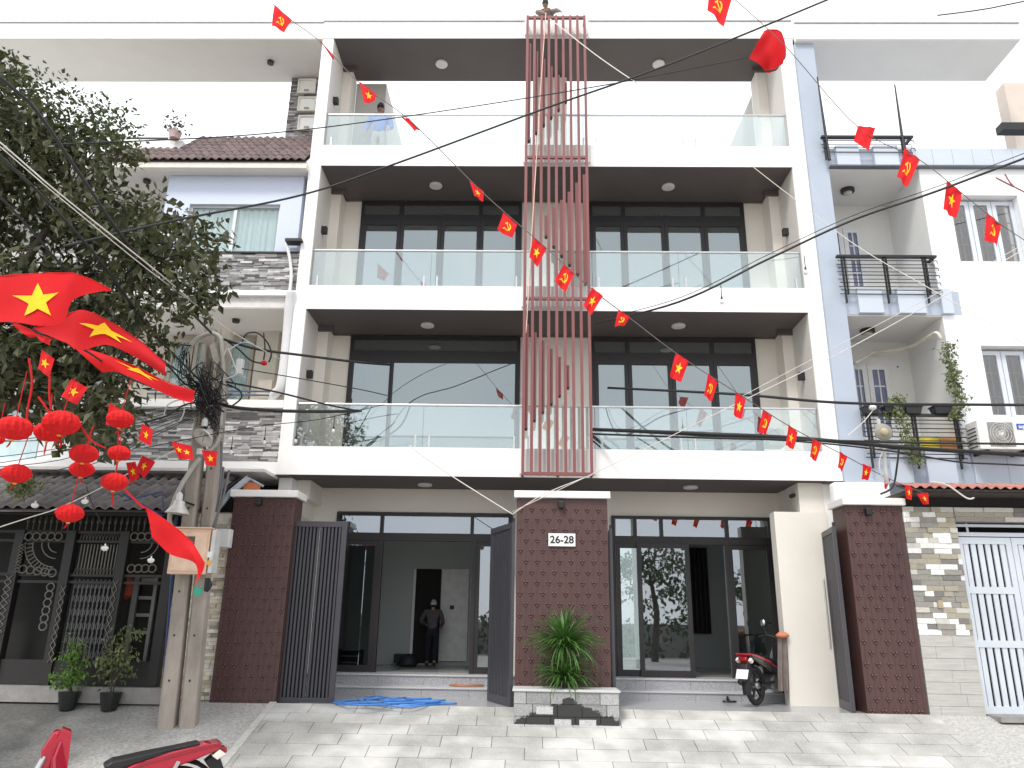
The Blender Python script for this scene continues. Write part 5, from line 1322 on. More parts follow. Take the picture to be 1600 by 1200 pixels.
def flag(label, top, bot, emb, m_=RED2, wave=.02, name='bunting_flag', cat='flag', grp='small flags on strings', nu=8, nv=8, seed=0, embc=(.5, .5), embR=.24, asp=1.0, flat=False, two=True):
    rr = random.Random(seed+int(top[0][0]*7))
    T = [W(*q) for q in top]; Bq = [W(*q) for q in bot]
    def curve(L_, u):
        k = (len(L_)-1)*min(max(u, 0), 1); i = min(int(k), len(L_)-2); t = k-i
        if len(L_) == 2: return L_[0].lerp(L_[1], t)
        p0, p1, p2, p3 = L_[max(i-1, 0)], L_[i], L_[i+1], L_[min(i+2, len(L_)-1)]
        return .5*((2*p1)+(p2-p0)*t+(2*p0-5*p1+4*p2-p3)*t*t+(3*p1-p0-3*p2+p3)*t**3)
    ph = rr.uniform(0, 6)
    def S_(u, v, off=0):
        p = curve(T, u).lerp(curve(Bq, u), 1-v)
        p = p+Vector((0, 1, 0))*(wave*(1-v*.8)*math.sin(u*5.2+v*2.4+ph)+wave*.4*math.sin(u*11-v*4+ph*2)+off)
        return p
    mb = MB()
    mb.add([S_(i/nu, j/nv) for j in range(nv+1) for i in range(nu+1)], [(j*(nu+1)+i, j*(nu+1)+i+1, (j+1)*(nu+1)+i+1, (j+1)*(nu+1)+i) for j in range(nv) for i in range(nu)])
    o = mb.build(name, m_, smooth=True, fixn=False); tag(o, label, cat, grp)
    w_ = (T[-1]-T[0]).length; h_ = (T[0]-Bq[0]).length
    polys = []; thin_ = .0035 if grp != 'large national flags' else .010
    es = embc if isinstance(embc, list) else [embc]
    for ec in es:
        if emb == 'star': polys.append(star_poly((0, 0), embR))
        elif emb == 'hs': polys += hs_polys((0, 0), embR*.85)
        elif emb: pass
    if emb:
        eb = MB(); thin = thin_
        for k_, pl_ in enumerate(polys):
            c0 = es[min(k_, len(es)-1)] if emb == 'star' else es[0]
            # densify edges so that the print follows the cloth
            dn = []
            for i in range(len(pl_)):
                a, b = Vector(pl_[i]), Vector(pl_[(i+1) % len(pl_)])
                dn += [a.lerp(b, q/3) for q in range(3)]
            V3 = [Vector((p.x, p.y, 0)) for p in dn]; tris = tessellate_polygon([V3])
            if emb == 'star':
                N_ = len(V3); V3 = [v*(q/5) for q in (1, 2, 3, 4, 5) for v in V3]; c_i = len(V3); V3.append(Vector((0, 0, 0)))
                tris = [(c_i, i, (i+1) % N_) for i in range(N_)]+[(q*N_+i, q*N_+(i+1) % N_, (q+1)*N_+(i+1) % N_, (q+1)*N_+i) for q in range(4) for i in range(N_)]
            for sgn in ((-1, 1) if two else (-1,)):
                cen = None
                pts = [S_(c0[0]+p.x*min(1, h_/w_*asp), c0[1]+p.y, sgn*thin) for p in V3]
                eb.add(pts, [tuple(t) for t in tris])
        e = eb.build('emblem', YEL, o, fixn=False)
    # hem cord
    MB().tube([S_(i/6, 1)+Vector((0, 0, .003)) for i in range(7)], .004, 4).build('hem', m_, o)
    return o
def qf(label, tl, trr, br, bl, emb, Y, **kw): return flag(label, [(*tl, Y), (*trr, Y)], [(*bl, Y), (*br, Y)], emb, **kw)
def yline(px):   # the long string: from near the viewer at upper left to the right boundary wall
    pts_ = [(430, 9.6), (745, 9.2), (925, 9.0), (1110, 9.3), (1237, 10.0), (1385, 11.4), (1445, 11.5)]
    for (a, b), (c, d) in zip(pts_, pts_[1:]):
        if px <= c: return b+(d-b)*max(0, (px-a))/(c-a)
    return 11.5
ords = ['first', 'second', 'third', 'fourth', 'fifth', 'sixth', 'seventh', 'eighth', 'ninth', 'tenth', 'eleventh', 'twelfth', 'thirteenth', 'fourteenth', 'fifteenth', 'sixteenth', 'seventeenth', 'eighteenth', 'nineteenth', 'twentieth']
# (tl, tr, br, bl, emblem, where)
F1 = [((429, 8), (456, 32), (444, 50), (425, 40), 'hs', 'high at the upper left, above the roof'),
      ((500, 63), (503, 66), (524, 92), (520, 92), None, 'rolled thin beside the top left white wall'),
      ((562, 128), (589, 148), (585, 158), (569, 162), 'star', 'before the left part of the top balcony'),
      ((628, 184), (640, 186), (656, 202), (648, 205), None, 'twisted narrow, over the top balcony glass'),
      ((734, 284), (756, 300), (755, 315), (741, 306), 'star', 'over the third floor soffit'),
      ((786, 332), (808, 352), (801, 372), (777, 360), 'hs', 'over the third floor windows left of the screen'),
      ((833, 372), (854, 388), (840, 417), (827, 402), 'star', 'before the left of the slat screen'),
      ((881, 413), (898, 427), (884, 456), (866, 440), 'hs', 'before the slats above the second floor slab'),
      ((925, 450), (942, 463), (924, 492), (911, 478), 'star', 'at the right edge of the slat screen'),
      ((966, 484), (984, 496), (976, 508), (960, 511), 'hs', 'over the dark soffit right of the screen'),
      ((1056, 552), (1076, 565), (1064, 598), (1046, 588), 'star', 'over the first floor windows on the right'),
      ((1106, 584), (1121, 598), (1112, 628), (1100, 618), 'hs', 'over the right side of the first floor windows'),
      ((1150, 613), (1165, 625), (1158, 656), (1146, 648), 'star', 'over the right end of the first floor glass'),
      ((1192, 640), (1206, 651), (1197, 680), (1185, 675), 'hs', 'before the first floor handrail'),
      ((1232, 664), (1246, 676), (1240, 702), (1227, 696), 'star', 'over the lower slab near its right end'),
      ((1270, 685), (1283, 694), (1275, 721), (1265, 714), 'hs', 'at the right end of the lower slab'),
      ((1312, 706), (1324, 714), (1316, 737), (1309, 730), 'hs', 'before the blue-grey corner column'),
      ((1348, 725), (1362, 731), (1357, 750), (1346, 749), 'star', 'above the right gate pillar cap'),
      ((1381, 743), (1392, 749), (1384, 765), (1383, 763), None, 'folded small, by the loudspeaker post'),
      ((1413, 758), (1426, 762), (1424, 782), (1417, 779), 'star', 'before the tiled eave'),
      ((1432, 772), (1450, 770), (1452, 788), (1444, 788), 'star', 'last, limp under the tiled eave')]
for i, (a, b, c, d, e, wh) in enumerate(F1):
    kind_ = {'hs': 'hammer and sickle', 'star': 'yellow star', None: 'no visible emblem'}[e]
    y = yline(a[0]); qf('small red flag, %s, %s' % (kind_.replace('no visible emblem', 'plain'), wh), a, b, c, d, e, y, seed=i, embR=.27, wave=.018)
cable('long thin flag string falling from the upper left to the right pillar', [(426, 6, 9.62), (456, 32, 9.6), (500, 65, 9.55), (562, 130, 9.45), (640, 188, 9.35), (745, 292, 9.22), (798, 340, 9.17), (845, 380, 9.1), (925, 452, 9.02), (984, 497, 9.1), (1062, 556, 9.22), (1155, 616, 9.52), (1237, 668, 10.02), (1320, 712, 10.78), (1385, 746, 11.42), (1452, 774, 11.52)], .006, mat('flag_string', (.16, .12, .12), .9), name='flag_string', cat='string')
F2 = [((1108, -18), (1144, -4), (1131, 41), (1105, 16), 'hs', 'cut off by the top edge'),
      ((1340, 198), (1368, 200), (1356, 238), (1335, 218), None, 'crumpled, before the neighbour top railing'),
      ((1413, 232), (1437, 250), (1418, 292), (1401, 277), 'hs', 'over the blue-grey tile band'),
      ((1479, 283), (1503, 302), (1494, 341), (1473, 328), 'star', 'before the upper right casement window'),
      ((1541, 332), (1564, 351), (1559, 385), (1540, 375), 'hs', 'hanging over the upper right window panes')]
for i, (a, b, c, d, e, wh) in enumerate(F2):
    kind_ = {'hs': 'hammer and sickle', 'star': 'yellow star', None: 'no visible emblem'}[e]
    qf('red flag on the right string, %s, %s' % (kind_, wh), a, b, c, d, e, 8.2, seed=i+40, embR=.25, wave=.022)
cable('thin flag string on the right falling over the neighbour window', [(1140, -8, 8.2), (1225, 70, 8.2), (1340, 198, 8.2), (1437, 250, 8.2), (1503, 302, 8.2), (1564, 351, 8.2), (1620, 388, 8.2)], .005, MATS['flag_string'], name='flag_string', cat='string')
flag('large crumpled red flag caught on the wire before the top right column', [(1193, 50, 8.6), (1215, 45, 8.5), (1228, 72, 8.4)], [(1170, 92, 8.5), (1196, 112, 8.7), (1224, 98, 8.5)], None, RED, wave=.05, grp=None, nu=12, nv=12)
cable('dark wire hem of the crumpled red flag', [(1196, 111, 8.6), (1212, 109, 8.6), (1219, 97, 8.6), (1226, 90, 8.6), (1227, 76, 8.6)], .012)
# large national flags
flag('large red flag with yellow star at the left edge, nearest of the three', [(-60, 440, 5.2), (10, 432, 5.1), (60, 428, 5.0), (104, 426, 5.15), (135, 434, 5.3), (172, 452, 5.5)], [(-60, 505, 5.2), (10, 500, 5.1), (60, 508, 5.0), (98, 503, 5.1), (118, 470, 5.25), (171, 457, 5.5)], 'star', RED2, wave=.03, name='national_flag', grp='large national flags', nu=26, nv=12, embc=(.40, .45), embR=.36, asp=1.45)
flag('large red flag with star, flying in the middle below the tree', [(52, 514, 5.6), (90, 500, 5.6), (126, 484, 5.6), (170, 502, 5.7), (215, 530, 5.8), (260, 570, 5.9)], [(112, 540, 5.6), (118, 546, 5.6), (128, 545, 5.6), (165, 537, 5.7), (215, 560, 5.8), (260, 588, 5.9)], 'star', RED, wave=.03, name='national_flag', grp='large national flags', nu=26, nv=12, embc=(.58, .55), embR=.30, asp=1.9)
flag('long narrow red flag with star, streaming lowest of the three', [(112, 540, 5.9), (160, 553, 5.9), (215, 574, 6.0), (262, 598, 6.0), (305, 612, 6.0)], [(160, 582, 5.9), (185, 582, 5.9), (225, 600, 6.0), (268, 620, 6.0), (298, 628, 6.0)], 'star', RED2, wave=.03, name='national_flag', grp='large national flags', nu=24, nv=10, embc=(.5, .74), embR=.24, asp=2.2)
flag('torn red strip hanging between the big flags at the left edge', [(14, 502, 5.5), (40, 512, 5.5), (60, 525, 5.5)], [(20, 508, 5.5), (34, 520, 5.5), (46, 527, 5.5)], None, RED, wave=.01, grp=None)
flag('red cloth end peeking below the middle big flag', [(56, 522, 5.8), (80, 530, 5.8)], [(62, 532, 5.8), (78, 540, 5.8)], None, RED, wave=.01, grp=None)
flag('folded bright red pennant hanging before the meter box', [(225, 792, 6.4), (262, 815, 6.4), (300, 848, 6.4), (320, 882, 6.4)], [(240, 840, 6.4), (262, 865, 6.4), (304, 880, 6.4), (309, 912, 6.4)], None, RED2, wave=.03, name='pennant', grp=None, nu=16)
cable('dark pole string carrying the large flags', [(-20, 492, 5.4), (60, 520, 5.6), (130, 546, 5.7), (200, 590, 6.1), (300, 625, 6.2)], .008)
F3 = [((66, 548), (85, 562), (76, 589), (57, 574), 'in front of the tree leaves, highest'),
      ((112, 593), (137, 607), (118, 632), (94, 618), 'below the highest one, over the dark leaves'),
      ((171, 630), (193, 644), (187, 667), (166, 664), 'beside a red lantern at the stone band'),
      ((221, 662), (239, 672), (236, 698), (217, 687), 'alone over the grey stone strips'),
      ((268, 690), (300, 698), (302, 719), (278, 716), 'double with two stars, left of the pole'),
      ((315, 704), (340, 706), (338, 728), (322, 727), 'right in front of the utility pole'),
      ((222, 712), (242, 722), (226, 748), (212, 732), 'tilted over the canopy tiles'),
      ((197, 724), (212, 722), (218, 745), (205, 756), 'crossed behind the tilted one over the canopy')]
for i, (a, b, c, d, wh) in enumerate(F3):
    y = 6.6+i*.45; 
    if i == 4: qf('small starred red flag, '+wh, a, b, c, d, 'star', y, seed=70+i, embc=[(.28, .55), (.68, .5)], embR=.22, wave=.015)
    else: qf('small starred red flag, '+wh, a, b, c, d, 'star', y, seed=70+i, embR=.27, wave=.015)
# ------------------------------------------------------------------ lanterns
LN = [(22, 669, 25, 6.0, 'large lantern at the far left under the big flag'), (76, 675, 20, 6.6, 'darker lantern tucked behind its neighbour over the white wall'), (96, 661, 26, 6.2, 'large lantern beside the tree edge with a long red streamer'),
      (128, 733, 17, 6.6, 'small lantern directly under another one'), (131, 709, 20, 6.4, 'lantern stacked right above a smaller one'), (186, 708, 16, 6.9, 'lantern before the left end of the stone band'), (188, 655, 19, 6.9, 'lantern half hidden behind a starred flag'),
      (26, 740, 20, 6.2, 'lantern at the left over the canopy ridge'), (179, 753, 19, 6.6, 'lantern on the canopy tiles with a trailing streamer'), (109, 802, 19, 6.4, 'lowest lantern before the dark gate'), (-4, 687, 10, 6.6, 'lantern cut off by the left edge of the photo'), (62, 878, 0, 9.5, '')]
for i, (px, py, r, Y, lab) in enumerate(LN):
    if not r: continue
    c = W(px, py, Y); R0 = r/FPX*(W(px, py, Y)-camo.location).dot(FW)
    t = thing('paper_lantern', 'red paper '+lab, 'lantern', c, 'red paper lanterns')
    mb = MB(); n = 32; prof = []
    pts = []
    for j in range(9):
        ph = -math.pi/2+math.pi*j/8; pts.append((math.cos(ph), math.sin(ph)*.74))
    o_ = len(mb.v); vs = []
    for (rr_, z) in pts:
        for k in range(n):
            a = 2*math.pi*k/n; q = R0*rr_*(1+(.07 if k % 2 else -.06)+random.uniform(-.05, .05)); vs.append((q*math.cos(a), q*math.sin(a), z*R0+random.uniform(-.002, .002)))
    fs = [(j*n+k, j*n+(k+1) % n, (j+1)*n+(k+1) % n, (j+1)*n+k) for j in range(8) for k in range(n)]
    mb.add(vs, fs); mb.build('body', LANT, t, local=True)
    MB().lathe((0, 0, -.74*R0-.012), [(.012, 0), (.018, .012)], 10).build('base_ring', mat('gold_card', (.7, .35, .05), .6), t, local=True)
    tl = random.uniform(.05, .16); sx_ = random.uniform(-.03, .03)
    MB().tube([(0, 0, -.74*R0), (sx_*.4, 0, -.74*R0-tl*.6), (sx_, 0, -.74*R0-tl)], [.006, .008, .004], 5).build('tassel', RED, t, local=True)
    MB().tube([(0, 0, .74*R0), (random.uniform(-.05, .05), 0, .74*R0+random.uniform(.15, .4))], .004, 4).build('hanging_cord', RED, t, local=True)
for i, (pts, lab) in enumerate((([(120, 650), (130, 672), (145, 690), (165, 700)], 'red streamer curling beside the tree edge'), ([(45, 560), (50, 600), (42, 650), (48, 680)], 'long red streamer before the tree at left'), ([(195, 765), (215, 785), (226, 794)], 'red streamer joining a lantern to the pennant'), ([(60, 620), (80, 650), (95, 690), (92, 700)], 'wavy red streamer between the left lanterns'), ([(78, 588), (77, 615), (80, 640)], 'red streamer falling from the highest starred flag'))):
    tag(MB().tube(smoothcurve([W(x, y, 6.3) for x, y in pts], 5), .009, 4).build('streamer', RED), lab, 'streamer')

# ------------------------------------------------------------------ air conditioner, loudspeaker, pots and climbers of the right house
ac = thing('air_conditioner', 'white outdoor air conditioner unit on the neighbour ledge', 'air conditioner', W(1565, 700, 12.3))
ax0, ax1, az0, az1 = XX(1529, 678, 12.3), XX(1622, 678, 12.3), ZZ(1560, 702, 12.3), ZZ(1560, 656, 12.3)
B(ax0, ax1, 12.3, 12.65, az0, az1).build('case', mat('ac_white', (.74, .74, .72), .4), ac, bevel=.015)
fc = W(1565, 678, 12.29)
fr = MB(); fr.box(XX(1545, 678, 12.29), XX(1585, 678, 12.29), 12.288, 12.299, az0+.05, az1-.04); fr.build('fan_panel', mat('ac_dark', (.24, .24, .23), .5), ac, bevel=.01)
gl_ = MB()
for r in (.05, .1, .15, .19): gl_.torus((fc.x, 12.275, fc.z), r, .004, 'Y', 28, 4)
for k in range(32): a = 2*math.pi*k/32; gl_.tube([(fc.x+.03*math.cos(a), 12.278, fc.z+.03*math.sin(a)), (fc.x+.19*math.cos(a+.35), 12.278, fc.z+.19*math.sin(a+.35))], .0035, 3)
gl_.build('fan_guard', mat('ac_guard', (.6, .6, .58), .5), ac, kind='stuff')
MB().lathe((fc.x, 12.272, fc.z), [(.025, 0), (.025, .012)], 12, 'Y').build('hub', PVCW, ac)
P(1589, 662, 1612, 671, 12.29, .01).build('badge', mat('badge_blue', (.02, .09, .45), .4), ac)
text('badge_lettering', 'aqua', .095, W(1600, 666.5, 12.287), MATS['ac_white'], ac)
for k in range(6): B(ax0-.012, ax0-.001, 12.36, 12.6, az0+.06+k*.06, az0+.075+k*.06).build('side_louvre', BLACKP, ac)
for x in (ax0+.1, ax1-.25): B(x, x+.04, 12.3, YN, az0-.04, az0-.002).build('bracket', BLACKP, ac)
# loudspeaker on post
ls = thing('loudspeaker', 'old grey horn loudspeaker on a thin pale post before the right balcony', 'loudspeaker', W(1385, 760, 11.0))
MB().tube([W(1386, 756, 11.05), W(1381, 705, 11.05), W(1372, 655, 11.05)], .028, 8).build('post', mat('post_grey', (.5, .52, .5), .6, .1, 8), ls)
c = W(1379, 676, 10.9)
MB().lathe((c.x, 10.86, c.z), [(.125, -.0), (.13, .01), (.10, .06), (.05, .13), (.035, .22)], 20, 'Y').build('horn', mat('horn_grey', (.28, .26, .22), .6, .15, 9), ls, smooth=True)
MB().lathe((c.x, 10.82, c.z), [(.045, 0), (.055, .02), (.055, .1)], 14, 'Y').build('driver', mat('driver_beige', (.55, .46, .3), .6), ls, smooth=True)
MB().lathe(W(1364, 641, 11.0), [(.01, 0), (.05, .02), (.055, .05), (.03, .08)], 10).build('insulator', PVCW, ls, smooth=True)
MB().tube(smoothcurve([W(1364, 641, 11.0), W(1348, 660, 11), W(1325, 680, 11)], 4), .008, 4).build('lead', WCABLE, ls)
MB().tube(smoothcurve([W(1381, 700, 11.0), W(1374, 720, 11), W(1376, 740, 11), W(1384, 750, 11)], 4), .008, 4).build('lead', WCABLE, ls)
# planters on the rail
potm = mat('black_pot', (.022, .024, .028), .5, .15, 9); rr = random.Random(31)
for i, (a, b, lab) in enumerate(((1349, 1372, 'partly hidden behind the loudspeaker lead, leftmost'), (1380, 1409, 'with a leafy climber, second from the left'), (1412, 1439, 'empty looking, second from the right'), (1457, 1486, 'standing apart, rightmost of the row'))):
    c0 = W((a+b)/2, 649, 12.60); wd = XX(b, 640, 12.6)-XX(a, 640, 12.6); t = thing('trough_pot', 'black trough flower pot %s' % lab, 'flower pot', c0, 'black pots on the balcony rail')
    mb = MB(); h = .13
    lo = [(-wd*.4, -.07, 0.01), (wd*.4, -.07, 0.01), (wd*.4, .07, 0.01), (-wd*.4, .07, 0.01)]; hi = [(-wd*.5, -.10, h), (wd*.5, -.10, h), (wd*.5, .10, h), (-wd*.5, .10, h)]
    mb.hexa(lo, hi); mb.build('pot', potm, t, local=True, bevel=.01)
    MB().box(-wd*.52, wd*.52, -.11, .11, h+.001, h+.022).build('rim', potm, t, local=True)
    if i == 3: pass
def vine(label, pts, n, sp, size, Y, seed, extra=0):
    rr = random.Random(seed); t = thing('climbing_plant', label, 'plant', W(*pts[0], Y)); st = MB(); lf = MB(); c = smoothcurve([W(x, y, Y) for x, y in pts], 8)
    for q in range(3): st.tube([p+Vector((rr.uniform(-sp, sp)*.5, rr.uniform(-.05, .05), 0)) for p in c], .006, 4, cap=False)
    for i in range(n):
        p = c[rr.randrange(len(c))]+Vector((rr.gauss(0, sp), rr.gauss(0, .05), rr.gauss(0, sp*.6))); leaf_cloud(lf, p, 4, .06, size, rr)
    st.build('stems', mat('pale_stem', (.35, .34, .25), .8), t, kind='stuff', fixn=False); lf.build('leaves', LEAFV, t, kind='stuff', fixn=False)
vine('pale green creeper hanging down the white wall corner to the rail', [(1479, 538), (1486, 570), (1492, 600), (1503, 630), (1488, 650)], 260, .055, .06, 12.55, 1)
vine('leafy climber trailing from the second pot through the balcony rail', [(1396, 630), (1410, 660), (1420, 690), (1428, 710), (1432, 720)], 170, .05, .06, 12.5, 2)
vine('dry spiky plant growing in the second black pot', [(1385, 648), (1395, 634), (1404, 622), (1394, 640)], 90, .08, .06, 12.6, 3)
# storage boxes on balcony
for (a, b, c_, d, m_, lab) in ((1429, 682, 1470, 707, mat('yellow_plastic', (.75, .58, .05), .5), 'yellow plastic tub on the neighbour lower balcony'), (1471, 684, 1498, 707, mat('orange_plastic', (.70, .34, .12), .5), 'orange plastic tub right of the yellow one on the balcony')):
    tag(P(a, b, c_, d, 12.95, .35).build('storage_tub', m_, bevel=.02), lab, 'tub')
tag(P(1200, 668, 1227, 697, 13.1, .3).build('paint_bucket', mat('pale_bucket', (.66, .66, .62), .5), bevel=.03), 'pale bucket behind the right end of the first floor glass', 'bucket')
tag(P(1402, 572, 1404, 574, 13.95, .02).build('blue_cloth', mat('royal_blue', (.02, .05, .45), .8)), 'scrap of royal blue cloth on the neighbour balcony door', 'cloth')
# top left pot plant
t = thing('potted_plant', 'small flowering pot plant on the tiled roof edge', 'plant', W(272, 217, 13.1))
MB().lathe((0, 0, 0), [(.09, 0), (.13, .16), (.12, .16)], 12).build('pot', mat('pinkish_pot', (.55, .42, .40), .7), t, local=True)
lf = MB(); rr = random.Random(77)
leaf_cloud(lf, (0, 0, .28), 120, .30, .08, rr, droop=-.6); lf.build('leaves', mat('dusky_leaf', (.10, .10, .09), .7, .4, 9), t, kind='stuff', local=True, fixn=False)
# potted shrubs at the ornamental gate
for (px, py, rr_, m_, lab) in ((124, 995, .15, LEAFB, 'bright green shrub standing before the scissor shutter'), (187, 1000, .19, LEAFV, 'taller green shrub before the grey inner door'), (38, 760, .14, LEAFV, 'leafy sprig hanging over the tile canopy at left')):
    Ys = 11.66 if py > 900 else 10.9
    c = W(px, py, Ys); c.z = zr(Ys)+.95 if py > 900 else c.z; t = thing('shrub', lab, 'plant', c); lf = MB(); rq = random.Random(px)
    for k in range(14): leaf_cloud(lf, (rq.gauss(0, rr_*.6), rq.gauss(0, .08), rq.uniform(-.6 if py > 900 else -.1, .1)), 26, rr_, .075, rq)
    lf.build('leaves', m_, t, kind='stuff', local=True, fixn=False)
    st = MB()
    for k in range(5): st.tube([(rq.uniform(-.03, .03), 0, -.75 if py > 900 else .25), (rq.uniform(-.1, .1), rq.uniform(-.05, .05), 0)], .008, 4)
    st.build('stems', BARK, t, kind='stuff', local=True)
    if py > 900: MB().lathe((0, 0, -.95), [(.10, 0), (.15, .24), (.14, .24)], 14).build('pot', mat('dark_glazed_pot', (.012, .014, .014), .3), t, local=True)

# ------------------------------------------------------------------ people
def skin(name, pts, edges, radii, m_, parent, sub=1, root=0):
    me = bpy.data.meshes.new(name); me.from_pydata([tuple(p) for p in pts], edges, []); me.materials.append(m_)
    o = bpy.data.objects.new(name, me); COL.objects.link(o); o.parent = parent; WP[o.name] = Vector((0, 0, 0))
    mod = o.modifiers.new('skin', 'SKIN'); mod.use_smooth_shade = True
    sv = me.skin_vertices[0].data
    for i, r in enumerate(radii): sv[i].radius = (r, r) if not isinstance(r, tuple) else r; sv[i].use_root = (i == root)
    s_ = o.modifiers.new('sub', 'SUBSURF'); s_.levels = sub; s_.render_levels = sub
    return o
def person(label, loc, rz, Hh, J, cols, headgear, sc=1.0):
    """J: joint positions in metres for a 1.7 m figure (x right, y front is -Y, z up)."""
    t = thing('person', label, 'person', loc, None, (0, 0, rz)); k = Hh/1.7; t.scale = (k, k, k)
    pel, ch, nk, hd = [Vector(J[q]) for q in ('pelvis', 'chest', 'neck', 'head')]
    pts = [pel, pel.lerp(ch, .5), ch, nk, nk.lerp(hd, .55)]; ed = [(0, 1), (1, 2), (2, 3), (3, 4)]; rd = [.085, .08, .09, .055, .052]
    for s in ('l', 'r'):
        sh, el, wr = Vector(J['sh_'+s]), Vector(J['el_'+s]), Vector(J['wr_'+s]); d = (wr-el).normalized()
        i0 = len(pts); pts += [sh, el, wr, wr+d*.06]; ed += [(2, i0), (i0, i0+1), (i0+1, i0+2), (i0+2, i0+3)]; rd += [.058, .042, .028, .034]
        sd_ = d.orthogonal().normalized(); sd2 = d.cross(sd_)
        for q in range(4):
            off = sd_*(-.03+.02*q); L_ = (.07, .082, .076, .06)[q]; a = len(pts)
            pts += [wr+d*.10+off, wr+d*(.10+L_*.5)+off+sd2*.008, wr+d*(.10+L_)+off+sd2*.03]; ed += [(i0+3, a), (a, a+1), (a+1, a+2)]; rd += [.0095, .009, .0075]
        a = len(pts); pts += [wr+d*.05+sd_*.045, wr+d*.09+sd_*.062+sd2*.02]; ed += [(i0+2, a), (a, a+1)]; rd += [.011, .009]
        hp, kn, an, to = [Vector(J[q+s]) for q in ('hip_', 'kn_', 'an_', 'toe_')]
        i0 = len(pts); pts += [hp, kn, an, to]; ed += [(0, i0), (i0, i0+1), (i0+1, i0+2), (i0+2, i0+3)]; rd += [.085, .058, .038, .036]
    skin('body', pts, ed, rd, SKIN, t, 1)
    # head: one shaped surface with brow, nose, chin and ears
    f = Vector(J.get('face', (0, -1, 0))).normalized(); r_ = f.cross(Vector((0, 0, 1))).normalized(); u_ = r_.cross(f)
    mb = MB(); n, m2 = 20, 14; vs = []
    for j in range(m2+1):
        ph = -math.pi/2+math.pi*j/m2
        for i in range(n):
            a = 2*math.pi*i/n; cx, cyy, cz = math.cos(ph)*math.sin(a), math.cos(ph)*math.cos(a), math.sin(ph)
            w_ = .074*(1-.22*max(0, -cz)); dp = .094*(1-.1*max(0, -cz)); q = Vector((cx*w_, cyy*dp, cz*.115))
            if cyy > .93 and abs(cx) < .25 and -.45 < cz < .1: q.y += .018*(1-abs(cx)*3)
            if cyy > .75 and .02 < cz < .25 and .2 < abs(cx) < .55: q.y -= .008
            if cyy > .8 and cz < -.5: q.y += .006
            if abs(cx) > .93 and -.3 < cz < .25: q.x *= 1.16
            vs.append(hd+r_*q.x+f*q.y+u_*q.z)
    mb.add(vs, [(j*n+i, j*n+(i+1) % n, (j+1)*n+(i+1) % n, (j+1)*n+i) for j in range(m2) for i in range(n)])
    mb.build('head', SKIN, t, smooth=True, local=True)
    for sg_ in (-1, 1): MB().lathe(hd+r_*.030*sg_+f*.086+u_*.018, [(.001, -.008), (.009, 0), (.001, .008)], 8).build('eye', BLACKP, t, local=True)
    MB().box(-.022, .022, -.004, .004, -.004, .004).build('mouth', mat('lip', (.28, .10, .08), .6), t, local=True).location = hd+f*.088-u_*.058
    hb = MB(); vs = []
    for j in range(8):
        ph = R_(-8)+R_(98)*j/7
        for i in range(n):
            a = 2*math.pi*i/n; vs.append(hd+r_*(math.cos(ph)*math.sin(a)*.083)+f*(math.cos(ph)*math.cos(a)*.102-.004)+u_*(math.sin(ph)*.125+.004))
    hb.add(vs, [(j*n+i, j*n+(i+1) % n, (j+1)*n+(i+1) % n, (j+1)*n+i) for j in range(7) for i in range(n)])
    hr = MB(); vs = []
    for j in range(7):
        ph = R_(-52)+R_(75)*j/6
        for i in range(11):
            a = math.pi/2+R_(12)+(math.pi-R_(24))*i/10; vs.append(hd+r_*(math.cos(ph)*math.sin(a)*.081)+f*(math.cos(ph)*math.cos(a)*.100)+u_*(math.sin(ph)*.118))
    hr.add(vs, [(j*11+i, j*11+i+1, (j+1)*11+i+1, (j+1)*11+i) for j in range(6) for i in range(10)])
    hr.build('hair', BLACKP, t, smooth=True, local=True, fixn=False)
    hb.build(headgear[0], headgear[1], t, smooth=True, local=True)
    if headgear[2]:
        pk = MB(); pk.add([hd+f*.09+r_*.07+u_*.045, hd+f*.17+r_*.04+u_*.03, hd+f*.17-r_*.04+u_*.03, hd+f*.09-r_*.07+u_*.045, hd+f*.09+r_*.07+u_*.035, hd+f*.17+r_*.04+u_*.022, hd+f*.17-r_*.04+u_*.022, hd+f*.09-r_*.07+u_*.035], [(0, 1, 2, 3), (7, 6, 5, 4), (0, 4, 5, 1), (1, 5, 6, 2), (2, 6, 7, 3)])
        pk.build('cap_peak', headgear[1], t, local=True)
    # clothes follow the body
    pts = [pel+Vector((0, 0, -.07)), pel.lerp(ch, .5), ch, nk+Vector((0, 0, -.045))]; ed = [(0, 1), (1, 2), (2, 3)]; rd = [.15, .145, .155, .075]
    for s in ('l', 'r'):
        sh, el, wr = Vector(J['sh_'+s]), Vector(J['el_'+s]), Vector(J['wr_'+s]); i0 = len(pts); e2 = el.lerp(wr, cols.get('sleeve', .9))
        pts += [sh, el, e2]; ed += [(2, i0), (i0, i0+1), (i0+1, i0+2)]; rd += [.076, .060, .048]
    skin('shirt', pts, ed, rd, cols['top'], t, 2)
    pts = [pel+Vector((0, 0, .12)), pel+Vector((0, 0, -.05))]; ed = [(0, 1)]; rd = [.12, .135]
    for s in ('l', 'r'):
        hp, kn, an = [Vector(J[q+s]) for q in ('hip_', 'kn_', 'an_')]; i0 = len(pts); pts += [hp, kn, an.lerp(kn, .08)]; ed += [(1, i0), (i0, i0+1), (i0+1, i0+2)]; rd += [.105, .075, .062]
    skin('trousers', pts, ed, rd, cols['leg'], t, 2)
    for s in ('l', 'r'):
        an, to = Vector(J['an_'+s]), Vector(J['toe_'+s]); skin('shoe', [an.lerp(to, -.25)+Vector((0, 0, -.03)), an.lerp(to, .5)+Vector((0, 0, -.02)), to], [(0, 1), (1, 2)], [.045, .05, .04], BLACKP, t, 1)
    return t
